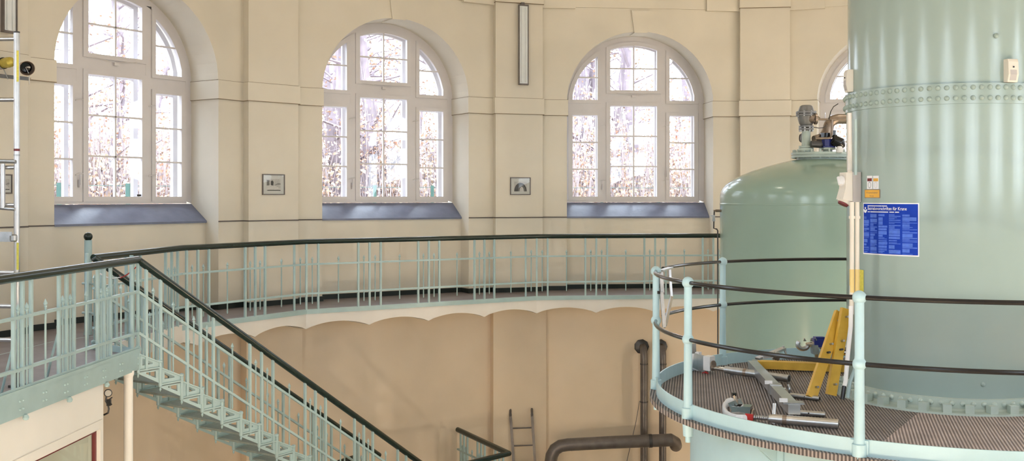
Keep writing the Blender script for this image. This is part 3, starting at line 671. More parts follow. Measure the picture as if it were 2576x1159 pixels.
# air valve stack on the vessel (left) and control valve (right)
def flg(p, r, h, n=16): return [(r, p), (r, p + h)]
av = U(2028, 390, 14.35); av = V((av.x, av.y, .60))
va = thing('air_valve', 'grey float air valve on a mint stub atop the domed vessel', 'valve', av)
def vz(py): return -(py - HY) / F * 14.35
part(va, 'stub_pipe', MB().lathe([(.075, -.05), (.075, .02), (.10, .02), (.10, vz(372) - .6), (.06, vz(372) - .6), (.058, vz(329) - .6)], av, 20), M['flange'])
for y_ in (377, 371, 327, 320): part(va, 'flange_ring', MB().lathe([(.05, vz(y_) - .6), (.098, vz(y_) - .6), (.098, vz(y_) + .022 - .6), (.05, vz(y_) + .022 - .6)], av, 20), M['flange'] if y_ > 330 else M['valve'])
part(va, 'float_body', MB().lathe([(.06, vz(319) - .6), (.09, vz(312) - .6), (.11, vz(300) - .6), (.115, vz(292) - .6), (.135, vz(291) - .6), (.135, vz(287) - .6), (.10, vz(286) - .6)], av, 24), M['valve'])
part(va, 'bonnet', MB().lathe([(.135, vz(285.5) - .6), (.135, vz(281) - .6), (.105, vz(280) - .6), (.10, vz(276) - .6), (.082, vz(267) - .6), (.06, vz(264.5) - .6), (.001, vz(264) - .6)], av, 24), M['valve'])
bm = MB().lathe([(.001, .075), (.013, .073), (.013, 0), (.001, 0)], n=6).mesh('flange_bolt', M['galv'], False)
for i in range(8):
    a = .3 + math.pi * i / 4; link('flange_bolt', bm, va, loc=(.122 * math.cos(a), .122 * math.sin(a), vz(293) - .6))
    link('flange_bolt', bm, va, loc=(.085 * math.cos(a), .085 * math.sin(a), vz(331) - .6))
part(va, 'vent_elbow', MB().tube([U(2038, 300, 14.3), U(2046, 297, 14.26), U(2052, 299, 14.24)], .06, 14).lathe([(.05, 0), (.075, 0), (.075, .03), (.05, .03)], U(2049, 299, 14.25), 16, V((0, 1, 0)), V((0, 0, 1)), V((1, 0, 0))), M['bronze'])
part(va, 'thin_pipe', MB().tube([U(2052, 300, 14.24), U(2090, 300.5, 14.24), U(2150, 301, 14.24)], .013, 8), M['bronze'])
part(va, 'thin_pipe', MB().tube([U(2093, 301, 14.2), U(2093, 338, 14.2), U(2090, 346, 14.2), U(2082, 347.5, 14.2), U(2052, 348, 14.2)], .014, 8), M['bronze'])
cv = U(2082, 392, 14.3); cv = V((cv.x, cv.y, .60))
co_ = thing('control_valve', 'blue and black actuated valve with thick elbow pipe on the domed vessel', 'valve', cv)
part(co_, 'stub_pipe', MB().lathe([(.06, -.06), (.062, vz(378) - .6), (.105, vz(377) - .6), (.105, vz(372) - .6), (.05, vz(372) - .6)], cv, 20), M['flange'])
part(co_, 'valve_body', MB().lathe([(.11, vz(371.5) - .6), (.11, vz(369) - .6), (.075, vz(368) - .6), (.08, vz(352) - .6), (.07, vz(350) - .6), (.001, vz(350) - .6)], cv, 8), M['blue_metal'], False)
part(co_, 'actuator', MB().tube([U(2095, 362, 14.25), U(2104, 352, 14.2), U(2112, 357, 14.2), U(2116, 368, 14.2), U(2119, 372, 14.2)], [.05, .075, .075, .06, .045], 14), M['black'])
part(co_, 'motor', MB().tube([U(2040, 362, 14.22), U(2062, 363, 14.22), U(2068, 361, 14.22)], [.045, .05, .03], 14), M['steel_dark'])
part(co_, 'handwheel', MB().lathe([(.05, -.02), (.065, 0), (.05, .02)], U(2016, 347, 14.5), 16, V((0, 1, 0)), V((0, 0, 1)), V((1, 0, 0))).lathe([(.001, -.01), (.05, -.01), (.05, .01), (.001, .01)], U(2016, 347, 14.5), 16, V((0, 1, 0)), V((0, 0, 1)), V((1, 0, 0))), M['valve'])
part(co_, 'elbow_pipe', MB().tube([U(2048, 350, 14.4), U(2064, 347, 14.45), U(2076, 340, 14.5), U(2082, 326, 14.5), U(2086, 312, 14.5), U(2094, 303, 14.5), U(2108, 299, 14.5), U(2160, 299, 14.5)], [.05, .06, .075, .075, .07, .07, .07, .065], 16), M['bronze'])
part(co_, 'clamp_bolts', MB().box(U(2098, 337, 14.25), (.02, .02, .05)).box(U(2099, 340, 14.25), (.03, .03, .008)).box(U(2074, 340, 14.4), (.06, .05, .03)), M['black'], False)
part(co_, 'signal_cable', MB().tube([U(2085, 300, 14.1), U(2090, 280, 13.9), U(2097, 268, 13.5), U(2108, 261, 13)], .006, 6), M['steel_dark'])
part(co_, 'signal_cable', MB().tube([U(2047, 320, 14.2), U(2060, 322, 14.2), U(2072, 321, 14.2), U(2082, 312, 14.2)], .006, 6), M['steel_dark'])
part(co_, 'vent_cap', MB().lathe([(.02, 0), (.045, .01), (.05, .05), (.03, .09), (.001, .095)], U(2112, 385, 14.1), 14), M['plastic'])
# gauge pipe at the vessel's left flank
gp = U(1806, 560, 14.55)
gg = thing('drain_pipe', 'thin dark pipe with a cock running down the left flank of the domed vessel', 'pipe', V((gp.x, gp.y, ZFL)))
part(gg, 'pipe', MB().tube([U(x, y, 14.55) for x, y in ((1797, 531), (1796, 548), (1795.5, 574), (1803, 576), (1805.5, 580), (1806, 900))] + [V((gp.x, gp.y, ZFL))], .010, 8), M['steel_dark'])
part(gg, 'nozzle', MB().tube([U(1795, 530, 14.55), U(1801, 530, 14.55)], .012, 8).tube([U(1800, 530, 14.55), U(1816, 530, 14.55)], .019, 10), M['bronze'])
part(gg, 'cock', MB().box(U(1795.5, 546, 14.55), (.016, .014, .03)).beam(U(1795, 543, 14.53), U(1788, 542.5, 14.53), .01, .012).box(U(1795.5, 554, 14.55), (.018, .016, .014)), M['galv'], False)
# ------------------------------------------------------------------ near riveted tower
RX, RY, RR = 3.569, 8.682, .776; ZD = -1.63            # axis, radius, platform deck level
rb = V((RX, RY, ZD))
tw = thing('riveted_tower', 'tall sage green riveted cylinder rising from the round platform', 'tower', rb)
def hit(px, r=RR):                                       # angle about the axis and depth of the near surface at a pixel column
    t_ = (px - PX) / F; A = t_ * t_ + 1; B = -2 * (RX * t_ + RY); Cc = RX * RX + RY * RY - r * r
    D = max(B * B - 4 * A * Cc, 0); d = (-B - math.sqrt(D)) / (2 * A); return math.atan2(d - RY, t_ * d - RX), d
def CY_(a, r, z): return V((RX + r * math.cos(a), RY + r * math.sin(a), z))
AF = math.atan2(-RY, -RX)                                # direction of the camera from the axis
part(tw, 'shell', MB().lathe([(RR + .01, 0), (RR + .01, .70 - ZD)], rb, 96), M['tank'])
part(tw, 'upper_shell', MB().lathe([(RR, .70 - ZD), (RR, 4.2 - ZD), (.5, 4.5 - ZD), (.001, 4.55 - ZD)], rb, 96), M['tank'])
zb0, zb1 = .695, .850
band_o = part(tw, 'rivet_band', MB().lathe([(RR + .008, zb0 - ZD), (RR + .022, zb0 + .002 - ZD), (RR + .022, zb1 - .002 - ZD), (RR, zb1 - ZD)], rb, 96), M['tank'])
a_ = hit(2142)[0]; part(tw, 'band_joint', MB().box(CY_(a_, RR + .024, (zb0 + zb1) / 2), (.004, .012, .08), (math.cos(a_), math.sin(a_), 0), (-math.sin(a_), math.cos(a_), 0)), M['tank'], False)
riv = MB().lathe([(.0195, 0), (.0185, .007), (.0135, .0135), (.0065, .017), (.0001, .018)], n=12).mesh('rivet', M['tank'])
def rot_to(a, p):                                        # local z -> outward
    e = V((math.cos(a), math.sin(a), 0)); t_ = V((-math.sin(a), math.cos(a), 0)); u = V((0, 0, 1))
    return Matrix(((u.x, t_.x, e.x, p.x), (u.y, t_.y, e.y, p.y), (u.z, t_.z, e.z, p.z), (0, 0, 0, 1)))
riv2 = MB().lathe([(.021, 0), (.0195, .007), (.014, .014), (.007, .0175), (.0001, .0185)], n=12).mesh('rivet', M['flange'])
NR = 82
for i in range(NR):
    a = AF + 2 * math.pi * (i - NR / 2) / NR
    if abs(2 * math.pi * (i - NR / 2) / NR) > 1.75: continue
    for z in (zb0 + .042, zb1 - .034): link('rivet', riv, band_o, mat=rot_to(a, CY_(a, RR + .021, z) - rb))
# base flange: angle ring with rivets and square nuts
ring_o = part(tw, 'base_ring', MB().lathe([(.90, 0), (.90, .025), (RR + .05, .03), (RR + .035, .045), (RR + .033, .115), (RR + .008, .12)], rb, 96), M['flange'])
nut = MB().bx(-.031, .031, -.031, .031, 0, .06).mesh('nut', M['flange'], False)
for i in range(34):
    a = AF + 2 * math.pi * (i - 17) / 34
    if abs(2 * math.pi * (i - 17) / 34) > 1.75: continue
    m_ = Matrix.Translation(CY_(a, .862, ZD + .024) - rb) @ Matrix.Rotation(a + .25 * math.sin(i * 3.1), 4, 'Z'); link('nut', nut, ring_o, mat=m_)
for i in range(68):
    a = AF + 2 * math.pi * (i - 33.5) / 68
    if abs(2 * math.pi * (i - 33.5) / 68) > 1.75: continue
    link('rivet', riv2, ring_o, mat=rot_to(a, CY_(a, RR + .032, ZD + .082) - rb))
for px, py in ((2505, 90), (2472, 966)): a, d = hit(px); link('rivet', riv, tw, mat=rot_to(a, CY_(a, RR + .006, -(py - HY) / F * d) - rb))
# ------------------------------------------------------------------ printed things on the tower
def bend(pts2, lift): return [CY_(AP + x / RR, RR + .01 + lift, z) for x, z in pts2]
def curved_sheet(b, x0, x1, z0, z1, lift, n=14):
    for i in range(n):
        a, c = x0 + (x1 - x0) * i / n, x0 + (x1 - x0) * (i + 1) / n
        b.add(bend([(a, z0), (c, z0), (c, z1), (a, z1)], lift), [(0, 1, 2, 3)])
    return b
def text_part(root, txt, x, z, size, lift, mat, width=None, bold=0.0, align='LEFT'):
    cu = bpy.data.curves.new('lettering', 'FONT'); cu.body = txt; cu.size = size; cu.align_x = align; cu.offset = bold; cu.resolution_u = 2
    o = bpy.data.objects.new('lettering', cu); C.objects.link(o); dg = bpy.context.evaluated_depsgraph_get()
    me = bpy.data.meshes.new_from_object(o.evaluated_get(dg)); bpy.data.objects.remove(o)
    xs = [v.co.x for v in me.vertices]; sc_ = 1.0
    if width: sc_ = width / (max(xs) - min(xs))
    off = root.location
    for v in me.vertices: v.co = CY_(AP + (x + v.co.x * sc_) / RR, RR + .01 + lift, z + v.co.y) - off
    me.materials.clear(); me.materials.append(mat); return link('lettering', me, root)
a0_, d0_ = hit(2172, RR + .01); a1_, d1_ = hit(2312.5, RR + .01); AP = a0_; PWD = (a1_ - a0_) * RR; pz1, pz0 = -.050, -.459
po = thing('poster', 'blue crane safety poster with white border on the green tower', 'poster', CY_(AP, RR + .01, pz0))
part(po, 'border', curved_sheet(MB(), 0, PWD, pz0, pz1, .002), M['white_ink'])
part(po, 'blue_field', curved_sheet(MB(), .008, PWD - .008, pz0 + .010, pz1 - .008, .003), M['poster'])
text_part(po, 'Betriebsvorschriften für Krane', .058, pz1 - .056, .036, .0042, M['white_ink'], PWD * .70, .0003)
for (x0, x1, z, h) in ((.058, PWD * .40, -.024, .007), (PWD * .405, PWD * .50, -.024, .007), (.058, .085, -.071, .006), (.09, PWD * .52, -.071, .007), (PWD * .54, PWD * .62, -.071, .007), (PWD * .635, PWD * .70, -.071, .007)):
    part(po, 'small_print', curved_sheet(MB(), x0, x1, pz1 + z - h / 2, pz1 + z + h / 2, .004, 6), M['white_ink'])
lx, lz = .030, pz1 - .052
b = MB(); pts = [(lx + .021 * math.cos(a), lz + .028 * math.sin(a)) for a in [math.pi + math.pi * i / 12 for i in range(13)]] + [(lx + .009, lz), (lx, lz - .010), (lx - .009, lz)]
b.add(bend(pts, .004), [tuple(range(len(pts)))]); pts = [(lx + .008 * math.cos(a), lz + .010 + .009 * math.sin(a)) for a in [2 * math.pi * i / 14 for i in range(14)]]; b.add(bend(pts, .004), [tuple(range(14))])
part(po, 'emblem', b, M['white_ink'], False)
rnd = random.Random(3); colx = [.010, .158, .325, .515, .735, .985]
for c_ in range(5):
    b = MB(); z = pz1 - .088 - (.022 if c_ == 0 else 0)
    while z > pz0 + .018:
        h = rnd.choice((.005, .005, .008, .016, .028)); x0, x1 = PWD * colx[c_] + .008, PWD * colx[c_ + 1] - .006
        x1 -= (x1 - x0) * rnd.choice((0, 0, .05, .3, .5)); h = min(h, z - pz0 - .014)
        curved_sheet(b, x0, x1, z - h, z, .0036, 4); z -= h + rnd.choice((.0025, .003, .005, .009))
    part(po, 'text_column', b, M['ltblue'])
AP = hit(2175.5, RR + .01)[0]; zz = lambda px, py: -(py - HY) / F * hit(px, RR + .01)[1]
ys = thing('warning_sign', 'orange-yellow main switch sign with dark edge beside the switch box', 'sign', CY_(AP, RR + .01, zz(2190, 497)))
wd = (hit(2215, RR + .01)[0] - AP) * RR; z0_, z1_ = zz(2195, 498), zz(2195, 476)
part(ys, 'edge', curved_sheet(MB(), 0, wd, z0_, z1_, .002, 6), M['bronze']); part(ys, 'face', curved_sheet(MB(), .006, wd - .008, z0_ + .005, z1_ - .005, .0035, 6), M['sign'])
text_part(ys, 'Hauptschalter', wd * .5, z1_ - .032, .018, .0045, M['bronze'], wd * .72, 0, 'CENTER'); text_part(ys, 'Kran', wd * .5, z0_ + .012, .018, .0045, M['bronze'], wd * .25, 0, 'CENTER')
for x0, x1, band, lab in ((2181.5, 2195, M['dred'], 'white inspection tag with dark red band above the yellow sign'), (2196.5, 2211, M['sign'], 'white inspection tag with orange band above the yellow sign')):
    AP = hit(x0, RR + .01)[0]; wd = (hit(x1, RR + .01)[0] - AP) * RR; z0_, z1_ = zz(x0, 475.3), zz(x0, 442)
    tg = thing('inspection_tag', lab, 'tag', CY_(AP, RR + .01, z0_), 'inspection tags on the tower')
    part(tg, 'card', curved_sheet(MB(), 0, wd, z0_, z1_, .002, 3), M['white_ink']); part(tg, 'band', curved_sheet(MB(), .005, wd - .005, z1_ - .044, z1_ - .02, .003, 3), band)
    ol_ = [(wd / 2 + .016 * math.cos(2 * math.pi * i / 18), z0_ + .032 + .026 * math.sin(2 * math.pi * i / 18)) for i in range(18)]; il_ = [(wd / 2 + .0125 * math.cos(2 * math.pi * i / 18), z0_ + .032 + .0215 * math.sin(2 * math.pi * i / 18)) for i in range(18)]
    b = MB()
    for i in range(18): j = (i + 1) % 18; b.add(bend([ol_[i], ol_[j], il_[j], il_[i]], .003), [(0, 1, 2, 3)])
    part(tg, 'dial_print', b, M['valve'] if band is M['dred'] else M['beige_plastic'], False)
# switch box with socket
a = hit(2158, RR + .01)[0]; e = V((math.cos(a), math.sin(a), 0)); tt = V((-e.y, e.x, 0)); d_ = hit(2158, RR + .01)[1]
bz0, bz1 = -(508 - HY) / F * d_, -(433 - HY) / F * d_; bc = CY_(a, RR + .015, (bz0 + bz1) / 2)
sw = thing('switch_box', 'grey industrial switch box with rotary knob and red socket on the tower', 'switch box', bc)
hh = (bz1 - bz0) / 2
part(sw, 'back_box', MB().box(bc + e * .035 + tt * .0, (.035, .062, hh), e, tt), M['grey_plastic'], False)
fc = bc + e * .07
part(sw, 'front_cover', MB().prism([fc + tt * -.055 + V((0, 0, hh * .98)), fc + e * .055 + tt * -.055 + V((0, 0, hh * .98)), fc + e * .06 + tt * -.055 + V((0, 0, -.01)), fc + e * .085 + tt * -.055 + V((0, 0, -hh * .82)), fc + tt * -.055 + V((0, 0, -hh * .95))], tt * .11), M['beige_plastic'], False)
kc = fc + e * .058 + V((0, 0, .05)); part(sw, 'rotary_knob', MB().lathe([(.042, 0), (.042, .012), (.034, .016), (.001, .016)], kc, 20, tt, V((0, 0, 1)), e).box(kc + e * .024, (.014, .010, .036), e, (tt + V((0, 0, .5))).normalized(), (V((0, 0, 1)) - tt * .5).normalized()), M['plastic'])
so_ = fc + e * .045 + V((0, 0, -hh * .98)); ax = (e * .55 - V((0, 0, 1))).normalized(); x_ = tt; y_ = ax.cross(x_)
part(sw, 'socket', MB().lathe([(.05, -.03), (.052, .012), (.044, .014)], so_, 20, x_, y_, ax), M['beige_plastic']); part(sw, 'socket_lid', MB().lathe([(.045, .012), (.04, .028), (.001, .03)], so_, 20, x_, y_, ax), M['dred'], label='dark red socket lid')
# conduits
def conduit(px, ya, yb, r, mat, name, label, root=None, off=.014):
    a, d = hit(px, RR + .01 + off) if px > 2140 else (hit(2139, RR + .012)[0], hit(2139, RR + .012)[1])
    p = CY_(a, RR + .01 + off, 0); return p, [-(y - HY) / F * d for y in (ya, yb)]
cn = thing('conduit_pipes', 'two pale conduit pipes running down from the switch box on the tower', 'pipe', U(2150, 990, 8.2))
for px, r, ys_ in ((2143, .017, (508, 790)), (2156.5, .017, (508, 822))):
    part(cn, 'conduit', MB().tube([U(px, ys_[0], 8.10), U(px, 660, 8.10), U(px + (-1 if px < 2150 else 0), ys_[1], 8.10)], r, 12), M['beige_plastic'])
    part(cn, 'yellow_band', MB().tube([U(px, 677, 8.10), U(px, 735, 8.10)], r * 1.08, 12), pmat('faded_yellow', (.80, .62, .25), .5)); part(cn, 'pipe_clip', MB().tube([U(px, 543, 8.10), U(px, 550, 8.10)], r * 1.35, 12), M['beige_plastic'])
part(cn, 'white_hose', MB().tube([U(2141, 770, 8.08), U(2140, 820, 8.04), U(2133, 890, 7.98), U(2127, 960, 7.95), U(2124, 972, 7.93)], .017, 12), M['plastic']); part(cn, 'hose_end', MB().tube([U(2124, 970, 7.93), U(2119, 1004, 7.92)], .016, 10), M['black'])
part(cn, 'mint_hose', MB().tube([U(2156, 820, 8.10), U(2156, 880, 8.06), U(2150, 930, 8.0), U(2138, 960, 7.98), U(2132, 1000, 7.96)], .014, 12), M['mint'])
uc = thing('upper_conduit', 'pale conduit on the tower edge between rivet band and switch box', 'pipe', U(2139, 432, 8.62))
part(uc, 'conduit', MB().tube([U(2138, 432, 8.30), U(2138, 380, 8.42), U(2137, 284, 8.42)], .018, 12), M['fascia']); part(uc, 'conduit', MB().tube([U(2152, 440, 8.26), U(2152, 300, 8.26)], .014, 12), M['tank'])
yl = MB(); AP = hit(2160, RR + .01)[0]; curved_sheet(yl, 0, .075, zz(2165, 735), zz(2165, 678), .003, 4); tag(yl.build('yellow_label', M['ytape'], None), 'narrow yellow label on the tower beside the conduits', 'label')
# sounders above the rivet band
for px, y0_, y1_, lab in ((2138, 176, 232, 'white detector box on the left edge of the tower above the rivet band'), (2537, 150, 208, 'white detector box on the right of the tower above the rivet band')):
    a, d = hit(max(px, 2143), RR); e = V((math.cos(a), math.sin(a), 0)); tt = V((-e.y, e.x, 0)); z0_, z1_ = -(y1_ - HY) / F * d, -(y0_ - HY) / F * d; c_ = CY_(a, RR, (z0_ + z1_) / 2); h = (z1_ - z0_) / 2
    r_ = thing('motion_detector', lab, 'detector', c_, 'detector boxes on the tower')
    pr_ = [(0, -h), (.045, -h), (.06, -h * .35), (.055, h * .75), (.045, h), (0, h)]
    part(r_, 'housing', MB().prism([c_ + e * x - tt * .042 + V((0, 0, z)) for x, z in pr_], tt * .084), M['beige_plastic'], False)
    part(r_, 'lens', MB().prism([c_ + e * (x + .002) - tt * .026 + V((0, 0, z)) for x, z in ((.03, -h * .85), (.048, -h * .85), (.0595, -h * .35), (.058, h * .05), (.03, h * .05))], tt * .052), M['grey_plastic'], False)
    part(r_, 'indicator', MB().box(c_ + e * .058 + V((0, 0, h * .3)), (.004, .006, .006), e, tt), M['steel_dark'], False)
# ------------------------------------------------------------------ round platform around the tower
QX, QY, QR = 3.381, 8.458, 2.195; qb = V((QX, QY, ZD))
lv = thing('lower_vessel', 'pale blue-green cylinder carrying the round platform', 'vessel', V((QX, QY, ZFL)))
part(lv, 'vessel_body', MB().lathe([(1.93, 0), (1.93, ZD - .03 - ZFL), (.5, ZD - .025 - ZFL), (.001, ZD - .025 - ZFL)], V((QX, QY, ZFL)), 96), M['mint_pale'])
pf = thing('round_platform', 'round platform with ribbed deck, mint kick plate and black rails around the tower', 'platform', qb)
def ann(b, a0, a1, r0, r1, z0, z1, n):
    return b.lathe([(r0, z0), (r1, z0), (r1, z1), (r0, z1), (r0, z0)], qb, n, a0=a0, a1=a1)
# deck mats: split by a radial seam, both as discs clipped around the tower
a_s = math.atan2(6.85 - QY, 2.36 - QX)
part(pf, 'deck_mat', ann(MB(), a_s - 4.6, a_s, .55, QR + .06, -.012, .008, 96), M['mat1'], False, 'grey ribbed deck mat')
part(pf, 'deck_mat', ann(MB(), a_s, a_s + 2 * math.pi - 4.6, .55, QR + .06, -.012, .009, 48), M['mat2'], False, 'rosy worn ribbed deck mat')
part(pf, 'deck_edge', MB().lathe([(QR + .04, -.03), (QR + .066, -.03), (QR + .066, .010), (QR + .04, .010)], qb, 128), M['mat1'], False)
part(pf, 'kick_plate', MB().lathe([(QR, .006), (QR + .012, .006), (QR + .012, .115), (QR, .115), (QR, .006)], qb, 128), M['mint_pale'], False)
posts = []
for px, py in ((1653.4, 682), (1736.5, 710.6), (1825.7, 658.6), (2165, 747)):
    p = UZ(px, py, -.63); posts.append(math.atan2(p.y - QY, p.x - QX))
RPOST = QR + .02
pv = MB().lathe([(.001, -.17), (.02, -.165), (.02, -.125), (.036, -.12), (.040, -.03), (.040, .0), (.046, .0), (.046, .085), (.034, .09), (.030, .52), (.030, .555)] + [(.043 * math.cos(x), .585 + .043 * math.sin(x)) for x in [-.7 + .2 * i for i in range(8)]] + [(.029, .62), (.029, .97)] + [(.044 * math.cos(x), 1.0 + .044 * math.sin(x)) for x in [-.7 + .228 * i for i in range(11)]] + [(.001, 1.045)], n=18).mesh('post', M['mint_pale'])
plate = MB().bx(-.004, .012, -.055, .055, .02, .11).mesh('post_plate', M['mint_pale'], False)
sp = .79
extra = [posts[3] + sp, posts[2] - sp * 1.05, posts[2] - 2 * sp * 1.05]
for a in posts + extra:
    p = V((QX + RPOST * math.cos(a), QY + RPOST * math.sin(a), ZD)); o = link('post', pv, pf, loc=p - qb)
    o2 = link('post_plate', plate, pf, loc=V((QX + (QR + .012) * math.cos(a), QY + (QR + .012) * math.sin(a), ZD)) - qb); o2.rotation_euler.z = a
    br = MB(); e = V((math.cos(a), math.sin(a), 0)); c_ = V((QX, QY, ZD))
RO = lambda a, z: V((QX + RPOST * math.cos(a), QY + RPOST * math.sin(a), ZD + z))
gap0, gap1 = posts[0] - .02, posts[0] - .17               # the gate notch beside the far-left post
for z in (1.0, .585):
    n = 90; A0 = posts[0]; A1 = posts[0] + 2 * math.pi - .17
    part(pf, 'top_rail' if z > .8 else 'mid_rail', MB().tube([RO(A0 + (A1 - A0) * i / n, z) for i in range(n + 1)], .0155, 10), M['black'])
for a in [posts[1] + .3, posts[3] + .35, posts[3] - .35, posts[0] - 1.0]:
    e = V((math.cos(a), math.sin(a), 0)); tt = V((-e.y, e.x, 0)); c_ = V((QX, QY, ZD)) + e * 1.94
    part(pf, 'deck_bracket', MB().prism([c_ + tt * -.006 + V((0, 0, -.02)), c_ + e * .26 + tt * -.006 + V((0, 0, -.02)), c_ + e * .03 + tt * -.006 + V((0, 0, -.20)), c_ + tt * -.006 + V((0, 0, -.20))], tt * .012).box(c_ + V((0, 0, -.12)), (.006, .055, .09), e, tt), M['mint_pale'], False)
# bent strap gate on the notch of the rail
gt = thing('bent_strap', 'bent bare metal strap frame hooked over the platform rail beside the far-left post', 'bracket', U(1690, 760, 9.0))
part(gt, 'strap', MB().beam(U(1650, 688, 8.85), U(1668, 679, 9.0), .05, .012).beam(U(1663, 684, 8.9), U(1666, 735, 8.9), .03, .03, (0, 1, 0)).beam(U(1664, 733, 8.88), U(1671, 822, 8.88), .028, .03, (0, 1, 0)), M['galv'], False)
part(gt, 'strap', MB().beam(U(1664, 680, 8.95), U(1687, 673, 9.25), .05, .012).beam(U(1684, 674, 9.25), U(1689, 748, 9.2), .02, .05, (0, 1, 0)).beam(U(1689, 747, 9.2), U(1673, 820, 8.9), .02, .045, (0, 1, 0)), M['alu'], False)
part(gt, 'hook_bolt', MB().box(U(1657, 735, 8.84), (.012, .012, .012)), M['black'], False)
# ------------------------------------------------------------------ tools lying on the platform
ZK_ = ZD + .009
def D(px, py, h=0.0): return UZ(px, py, ZK_ + h)
# two yellow boards leaning on the tower
for pts, lab in (((2040, 1000, 2112, 786), 'front yellow wooden board leaning against the tower'), ((2090, 993, 2128, 776), 'rear yellow wooden board leaning against the tower')):
    x0, y0_, x1, y1_ = pts; p = D(x0, y0_, .02); q = U(x1, y1_, p.y + (.32 if x0 < 2050 else .12))
    r_ = thing('yellow_board', lab, 'board', p, 'yellow boards leaning on the tower')
    part(r_, 'board', MB().beam(p, q, .085, .034, (.35, -1, .3)), M['yellow'], False)
    dd = (q - p).normalized()
    for f_ in (.12, .52, .62, .9): c_ = p + (q - p) * f_; part(r_, 'bolt', MB().lathe([(.001, .05), (.009, .05), (.009, -.05), (.001, -.05)], c_, 8, V((1, 0, 0)), V((0, 0, 1)), V((.33, -.9, .2)).normalized()), M['galv'] if f_ != .52 else M['steel_dark'])
p, q = D(1892, 915, .045), D(2140, 925, .045)
r_ = thing('yellow_beam', 'long yellow wooden beam lying flat on the deck behind the boards', 'beam', p)
part(r_, 'beam', MB().beam(p, q, .10, .07), M['yellow'], False); part(r_, 'end_strap', MB().beam(p, p + (q - p).normalized() * .05, .104, .074), M['galv'], False)
# front clamp: tube, threaded rod, white shoe with red tip
f0, f1 = D(1935, 1052, .036), D(2110, 1066, .036); ax = (f1 - f0).normalized(); up = V((0, 0, 1)); lt = ax.cross(up)
fcl = thing('front_beam_clamp', 'steel beam clamp with white horseshoe jaw and red tip at the deck edge', 'clamp', f0)
part(fcl, 'main_tube', MB().tube([f0 + ax * .02, f1], .033, 18, cap=True), M['alu']); part(fcl, 'bore', MB().lathe([(.001, .001), (.027, .001)], f1, 16, lt, up, ax), M['steel_dark'])
part(fcl, 'collar', MB().tube([f0 + ax * .095, f0 + ax * .125], .0345, 18), M['bronze'])
part(fcl, 'threaded_rod', MB().tube([f0 - ax * .12 + ax * .007 * i for i in range(21)], [.014 if i % 2 else .0175 for i in range(21)], 10), M['galv'])
part(fcl, 't_handle', MB().tube([f0 + ax * .03 + lt * .01 + V((0, 0, -.035)), f0 + ax * .03 - lt * .05 + V((0, 0, .10))], .013, 10).tube([f0 + ax * .0, f0 + ax * .045], .028, 12), M['alu'])
j0 = f0 - ax * .16
jaw = [D(x, y, .032) for x, y in ((1847, 1011), (1838, 1010), (1829, 1013), (1822, 1022), (1822, 1033), (1828, 1043), (1839, 1050), (1853, 1053.5), (1866, 1054), (1879, 1052))]
part(fcl, 'white_jaw', MB().tube(jaw, [.012] + [.016] * 8 + [.013], 10, flat=2.1), M['plastic'])
part(fcl, 'red_tip', MB().beam(jaw[-1] - ax * .012, jaw[-1] + ax * .042 + V((0, 0, -.004)), .03, .075), M['red'], False, 'red jaw tip')
part(fcl, 'jaw_bracket', MB().box(j0 + V((0, 0, .03)), (.035, .05, .05), ax, lt, up).box(j0 - ax * .07 - lt * .02 + V((0, 0, .06)), (.05, .006, .05), (ax + up * .5).normalized(), lt, (up - ax * .5).normalized()).box(j0 - ax * .04 + lt * .04 + V((0, 0, .04)), (.06, .005, .035), ax, lt, up), M['chrome'], False)
part(fcl, 'jaw_plate', MB().lathe([(.001, -.006), (.055, -.006), (.055, .006), (.001, .006)], j0 + ax * .045, 18, lt, up, ax), M['bronze']); part(fcl, 'lever', MB().beam(j0 - ax * .07 + V((0, 0, .08)), j0 - ax * .09 + V((0, 0, .15)), .03, .012), M['chrome'], False); part(fcl, 'lever_knob', MB().box(j0 - ax * .09 + V((0, 0, .155)), (.014, .014, .01)), M['black'], False)
# square aluminium profile between the two clamps
p, q = D(1893, 916, .06), D(1998, 1030, .10)
sqp = thing('square_profile', 'square aluminium profile bridging the two beam clamps on the deck', 'profile', q)
dd = (q - p).normalized(); sd = dd.cross(up).normalized()
part(sqp, 'profile', MB().beam(p, q, .085, .07), M['alu'], False)
c_ = p + (q - p) * .60; part(sqp, 'sleeve', MB().beam(c_ - dd * .06, c_ + dd * .06, .096, .08), M['galv'], False)
part(sqp, 'eye_bolt', MB().tube([c_ - sd * .11 + dd * .03 * math.cos(a) + up * .03 * math.sin(a) for a in [2 * math.pi * i / 14 for i in range(14)]], .009, 8, closed=True).tube([c_ - sd * .085, c_ - sd * .03], .01, 8), M['galv'])
part(sqp, 'clamp_plate', MB().box(q - dd * .06 + up * .04, (.075, .05, .006), sd, dd), M['galv'], False); part(sqp, 'wing_nut', MB().box(q - dd * .04 + sd * .07 + up * .06, (.03, .006, .014)).box(c_ + sd * .05 + up * .05, (.03, .006, .014)), M['plastic'], False)
for x0, y0_, x1, y1_, lab in ((1985, 993, 2062, 1002, 'thin steel tube lying beneath the front yellow board'), (1990, 1036, 2076, 1042, 'short thin steel tube lying behind the main clamp tube')):
    p, q = D(x0, y0_, .02), D(x1, y1_, .02); r_ = thing('steel_tube', lab, 'tube', p, 'loose steel tubes on the deck'); part(r_, 'tube', MB().tube([p, q], .02, 14), M['galv'])
    part(r_, 'bore', MB().lathe([(.001, .001), (.015, .001)], q, 12, V((0, 0, 1)), (q - p).normalized().cross(up), (q - p).normalized()), M['steel_dark']); part(r_, 'pin_hole', MB().box(p + (q - p) * .5 + V((-.002, -.019, .004)), (.005, .003, .005)), M['black'], False)
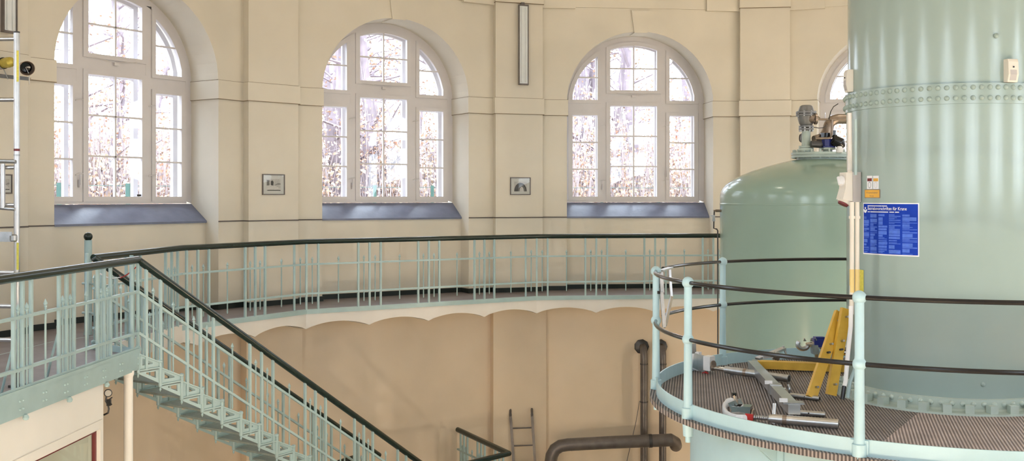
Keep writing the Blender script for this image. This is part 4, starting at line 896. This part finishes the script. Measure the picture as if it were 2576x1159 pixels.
# rear clamp
r0, r1 = D(1815, 928, .05), D(1985, 952, .04); ax = (r1 - r0).normalized(); lt = ax.cross(up).normalized()
rc = thing('rear_beam_clamp', 'steel beam clamp with white and grey plates and red ring by the platform post', 'clamp', r0)
part(rc, 'main_tube', MB().tube([r0 + ax * .1, r1], .034, 16), M['galv']); part(rc, 'bore', MB().lathe([(.001, .001), (.027, .001)], r1, 16, lt, up, ax), M['steel_dark'])
part(rc, 'threaded_rod', MB().tube([r0 - ax * .12, r0 + ax * .12], .02, 12), M['chrome']); part(rc, 'collar', MB().tube([r0 + ax * .23, r0 + ax * .26], .036, 16), M['bronze'])
part(rc, 't_handle', MB().tube([r0 + ax * .10 + up * .05, r0 + ax * .10 - up * .045 - lt * .02], .013, 10).tube([r0 + ax * .04, r0 + ax * .2], .034, 14), M['galv'])
g1 = r0 - ax * .15
part(rc, 'plate', MB().prism([g1 + V((0, 0, .10)), g1 - ax * .13 + V((0, 0, .115)), g1 - ax * .15 + V((0, 0, -.02)), g1 - ax * .04 + V((0, 0, -.055)), g1 + V((0, 0, 0))], lt * .012), M['galv'], False)
part(rc, 'white_jaw', MB().prism([g1 - ax * .09 + V((0, 0, .125)), g1 - ax * .20 + V((0, 0, .12)), g1 - ax * .21 + V((0, 0, -.03)), g1 - ax * .10 + V((0, 0, -.05))], -lt * .05), M['plastic'], False)
part(rc, 'jaw_block', MB().box(g1 + ax * .02 + up * .04, (.035, .045, .065), ax, lt, up), M['plastic'], False); part(rc, 'jaw_plate', MB().tube([g1 + ax * .06 + up * .02, g1 + ax * .068 + up * .02], .048, 16), M['bronze'])
part(rc, 'lever', MB().beam(g1 - ax * .14 + up * .11, g1 - ax * .145 + up * .20, .04, .015, (0, 1, 0)), M['chrome'], False)
c_ = g1 + ax * .0 - up * .045 + lt * .03
part(rc, 'red_ring', MB().tube([c_ + ax * (.028 * math.cos(a)) + up * (.022 * math.sin(a) - .02) for a in [2 * math.pi * i / 14 for i in range(14)]], .009, 8, closed=True), M['red'], label='red ring')
part(rc, 'hook_tail', MB().beam(g1 - ax * .04 - up * .03, c_, .03, .012), M['galv'], False)
# chrome bracket resting on the yellow beam
b0 = U(1930, 893, 9.55); r_ = thing('chrome_bracket', 'shiny folded metal bracket lying behind the yellow beam', 'bracket', b0)
part(r_, 'arm', MB().beam(U(1905, 902, 9.5), U(1972, 876, 9.6), .07, .02).beam(U(1918, 896, 9.5), U(1960, 890, 9.5), .05, .04), M['alu'], False)
part(r_, 'end_plate', MB().beam(U(1970, 870, 9.6), U(1979, 893, 9.6), .03, .012, (1, 0, .4)), M['chrome'], False); part(r_, 'foot', MB().tube([U(1945, 893, 9.5), U(1960, 898, 9.5)], .035, 12), M['chrome'])
# coupling hook assembly
b0 = U(2045, 875, 9.85); r_ = thing('scaffold_coupler', 'metal coupling hook assembly with blue parts behind the yellow boards', 'coupler', b0)
hk_ = [U(2031 + 13 * -math.cos(a) - 11, 866 + 11 * math.sin(a), 9.85) for a in [math.radians(-50 + 16.5 * i) for i in range(14)]]
part(r_, 'hook', MB().tube(hk_, [.008] + [.022] * 12 + [.02], 10), M['galv']); part(r_, 'shank', MB().tube([U(2028, 866, 9.85), U(2046, 865, 9.85)], [.018, .026], 12), M['chrome'])
part(r_, 'jaw', MB().box(U(2062, 861, 9.85), (.06, .04, .04)).box(U(2060, 853, 9.85), (.045, .03, .025)), M['blue_metal'], False)
part(r_, 'base_block', MB().prism([U(2043, 868, 9.8), U(2058, 868, 9.8), U(2063, 891, 9.8), U(2046, 891, 9.8)], (0, .08, 0)), M['galv'], False); part(r_, 'spur', MB().prism([U(2038, 858, 9.83), U(2044, 858, 9.83), U(2041, 849, 9.83)], (0, .02, 0)).prism([U(2022, 858, 9.83), U(2029, 858, 9.83), U(2024, 850, 9.83)], (0, .02, 0)).prism([U(2052, 856, 9.8), U(2056, 856, 9.8), U(2051, 848, 9.8)], (0, .02, 0)), M['chrome'], False)
part(r_, 'tail_tube', MB().tube([U(2062, 870, 9.85), U(2130, 872, 9.75), U(2150, 872, 9.7)], .028, 12), M['galv'])
part(r_, 'tail_tube', MB().tube([U(2115, 886, 9.8), U(2135, 886, 9.75)], .03, 12), M['chrome']); part(r_, 'rest_leg', MB().beam(U(2054, 888, 9.85), D(2052, 925, 0), .03, .03, (1, 0, 0)), M['galv'], False)
# ------------------------------------------------------------------ pipes and ladder on the lower wall
m2w, t2w, n2w = side(2, AW)
dp = 17.6
hp = thing('grey_pipe', 'thick grey-brown pipe with elbows crossing in front of the lower wall', 'pipe', U(1385, 1250, dp))
path = [U(1385, 1400, dp), U(1385, 1165, dp), U(1388, 1145, dp), U(1396, 1130, dp), U(1410, 1121, dp), U(1428, 1118, dp), U(1540, 1112, dp), U(1690, 1106, dp), U(1698, 1113, dp + .05), U(1700, 1120, dp + .25)]
part(hp, 'pipe', MB().tube(path, .105, 20), M['pipe'])
part(hp, 'joint_ring', MB().tube([U(1632, 1108.5, dp), U(1640, 1108.2, dp)], .112, 20), M['steel_dark'])
for x, y in ((1436, 1117.6), (1687, 1106.2)): part(hp, 'elbow_seam', MB().tube([U(x, y, dp), U(x + 1.2, y - .1, dp)], .108, 20), M['pipe'])
for px, lab in ((1620, 'slim vertical pipe on the lower wall, left of the pair'), (1667, 'slim vertical pipe on the lower wall behind the platform post')):
    dv_ = 18.08; p = U(px, 1000, dv_); r_ = thing('wall_pipe', lab, 'pipe', V((p.x, p.y, ZFL)), 'vertical pipes on the lower wall')
    zt_ = -(878 - HY) / F * dv_
    part(r_, 'pipe', MB().tube([V((p.x, p.y, ZFL)), V((p.x, p.y, zt_ - .18)), V((p.x, p.y + .01, zt_ - .08)), V((p.x, p.y + .06, zt_)), V((p.x, p.y + .3, zt_ + .03))], .062, 16), M['pipe'])
    for y_ in (915, 1010): z = -(y_ - HY) / F * dv_; part(r_, 'clamp', MB().tube([V((p.x, p.y, z - .012)), V((p.x, p.y, z + .012))], .067, 16), M['steel_dark'])
    part(r_, 'wall_hole', MB().lathe([(.001, -.02), (.10, -.02), (.13, .0), (.001, 0)], V((p.x - .02, (CY + AW * .995) - .02, zt_ + .02)), 9, V((1, 0, 0)), V((0, 0, 1)), V((0, 1, 0))), M['steel_dark'])
cw = MB().tube([U(1609, 1008, 17.95), U(1600, 1060, 17.95), U(1578, 1155, 17.95), U(1560, 1230, 17.95)], .006, 6); tag(cw.build('hanging_wire', M['pipe'], None), 'thin dark wire hanging slack beside the slim vertical pipe', 'wire')
c, t, n = pil(1)
q0 = c - n * .10
la = thing('wall_ladder', 'grey steel ladder hooked on the lower pilaster below the middle picture', 'ladder', V((q0.x, q0.y, ZFL)))
dl = q0.y; lz = -(1040 - HY) / F * dl
for px, px2 in ((1284, 1292), (1338, 1346)):
    a, b = U(px, 1040, dl), U(px2, 1160, dl - .08); b2 = a + (b - a) * ((ZFL - a.z) / (b.z - a.z))
    part(la, 'stile', MB().beam(a, b2, .045, .03, (0, 1, 0)), M['pipe'], False)
    part(la, 'hook', MB().tube([a + V((0, 0, -.05)), a + V((0, -.02, .03)), a + V((.0, .03, .07)), a + V((.0, .09, .06)), a + V((0, .1, .02))], .02, 8), M['pipe'])
for i in range(12):
    z = -(1077 - HY) / F * dl - .29 * i
    if z < ZFL + .1: break
    f_ = (1077 + 44 * i - 1040) / 120; part(la, 'rung', MB().tube([U(1284 + 8 * f_, 1077 + 44 * i, dl - .08 * f_), U(1338 + 8 * f_, 1075 + 44 * i, dl - .08 * f_)], .013, 8), M['pipe'])
# ------------------------------------------------------------------ outside: ground, forest, fence
gm = MB(); gm.lathe([(AW + 1.1, -1.75), (60, -1.2)], V((CX, CY, 0)), 56); tag(gm.build('ground', M['ground'], None), kind='structure')
rt = random.Random(11)
def make_tree(seed, h, pine):
    r = random.Random(seed); tr, lf = MB(), MB(); r0 = .13 + .1 * r.random()
    path = [V((0, 0, -.3))]; 
    for i in range(1, 9): path.append(V((r.uniform(-.12, .12) * i * .3, r.uniform(-.12, .12) * i * .3, h * i / 8)))
    tr.tube(path, [r0 * (1 - i / 11) for i in range(9)], 8)
    for b_ in range(26 if not pine else 16):
        f_ = r.uniform(.12 if not pine else .4, .98); i = min(7, int(f_ * 8)); p = path[i].lerp(path[i + 1], f_ * 8 - i); a = r.uniform(0, 6.28); L = r.uniform(.7, 2.3) * (1.15 - f_ * .5)
        q = p + V((math.cos(a) * L, math.sin(a) * L, L * r.uniform(.1, .8))); mid = p.lerp(q, .5) + V((r.uniform(-.15, .15), r.uniform(-.15, .15), r.uniform(-.05, .2)))
        tr.tube([p, mid, q], [.035, .022, .008], 4, cap=False)
        for s_ in range(3):
            q2 = mid.lerp(q, s_ / 3) ; e_ = q2 + V((r.uniform(-.6, .6), r.uniform(-.6, .6), r.uniform(-.1, .7))); tr.tube([q2, e_], [.012, .004], 3, cap=False)
            for l_ in range(9):
                c_ = q2.lerp(e_, r.random()) + V((r.uniform(-.18, .18), r.uniform(-.18, .18), r.uniform(-.18, .18))); u = V((r.uniform(-1, 1), r.uniform(-1, 1), r.uniform(-1, 1))).normalized() * .05; v_ = u.cross(V((r.uniform(-1, 1), r.uniform(-1, 1), 1))).normalized() * .035
                lf.add([c_ - u, c_ + v_, c_ + u, c_ - v_], [(0, 1, 2, 3)])
    return tr.mesh('trunk', M['bark']), lf.mesh('leaves', M['leaf'], False)
kinds = [make_tree(s, h, pn) for s, h, pn in ((1, 9, False), (2, 11, True), (3, 7.5, False), (4, 10, False))]
for i in range(72):
    sector = True
    ang = PHI + STEP * .9 - (STEP * 5.0) * rt.random() if sector else PHI - STEP * 4.2 - rt.random() * STEP * 8.5
    rad = rt.uniform(16, 34); k_ = rt.randrange(4); x, y = CX + rad * math.cos(ang), CY + rad * math.sin(ang)
    r_ = thing('forest_tree', 'leafy autumn tree in the wood outside the windows', 'tree', (x, y, -1.7), 'trees of the wood outside')
    s_ = rt.uniform(.8, 1.25); r_.rotation_euler.z = rt.uniform(0, 6.28); r_.scale = (s_, s_, s_); link('trunk', kinds[k_][0], r_); link('leaves', kinds[k_][1], r_)
th = MB(); tl = MB(); r = random.Random(5)
for i in range(3000):                                     # one sector of brushwood, repeated around the hall
    a = (r.random() - .5) * STEP * 1.02; rad = r.uniform(15, 25); h = r.uniform(1.2, 5.4) * (.55 + .45 * r.random()); x, y = rad * math.sin(a), rad * math.cos(a)
    p = V((x, y, -1.7)); q = p + V((r.uniform(-.8, .8), r.uniform(-.5, .5), h)); m_ = p.lerp(q, .5) + V((r.uniform(-.2, .2), 0, 0)); w_ = r.uniform(.008, .02)
    th.tube([p, m_, q], [w_, w_ * .8, w_ * .3], 3, cap=False)
    for j in range(20):
        c_ = p.lerp(q, r.uniform(.15, 1)) + V((r.uniform(-.3, .3), r.uniform(-.3, .3), r.uniform(-.2, .3))); u = V((r.uniform(-1, 1), r.uniform(-1, 1), r.uniform(-1, 1))).normalized() * r.uniform(.026, .05); v_ = u.cross(V((r.uniform(-1, 1), 1, r.uniform(-1, 1)))).normalized() * .03
        tl.add([c_ - u, c_ + v_, c_ + u, c_ - v_], [(0, 1, 2, 3)])
th_me, tl_me = th.mesh('brushwood', M['twig'], False), tl.mesh('brush_leaves', M['leaf'], False)
bw = thing('brushwood', 'dense brown and orange brushwood outside the windows', 'brushwood', (CX, CY, 0), kind='stuff')
for k in range(-2, 5):
    a = PHI - k * STEP - math.pi / 2
    for n_, me in (('twigs', th_me), ('leaves', tl_me)):
        o = link(n_, me, bw); o.rotation_euler.z = a; o['kind'] = 'stuff'
fc_ = thing('mesh_fence', 'green wire mesh fence with posts outside the windows', 'fence', (CX, CY, -1.7))
fp_me = MB().bx(-.03, .03, -.03, .03, -1.7, .22).mesh('fence_post', M['fence'], False)
for i in range(26):
    a = PHI + STEP * 1.0 - i * STEP * .2; link('fence_post', fp_me, fc_, loc=(13.2 * math.cos(a), 13.2 * math.sin(a), 1.7))
for z in (-.9, -.3, .18):
    part(fc_, 'fence_wire', MB().tube([V((CX + 13.2 * math.cos(PHI + STEP - i * STEP * .2), CY + 13.2 * math.sin(PHI + STEP - i * STEP * .2), z)) for i in range(27)], .005, 5), M['fence'])
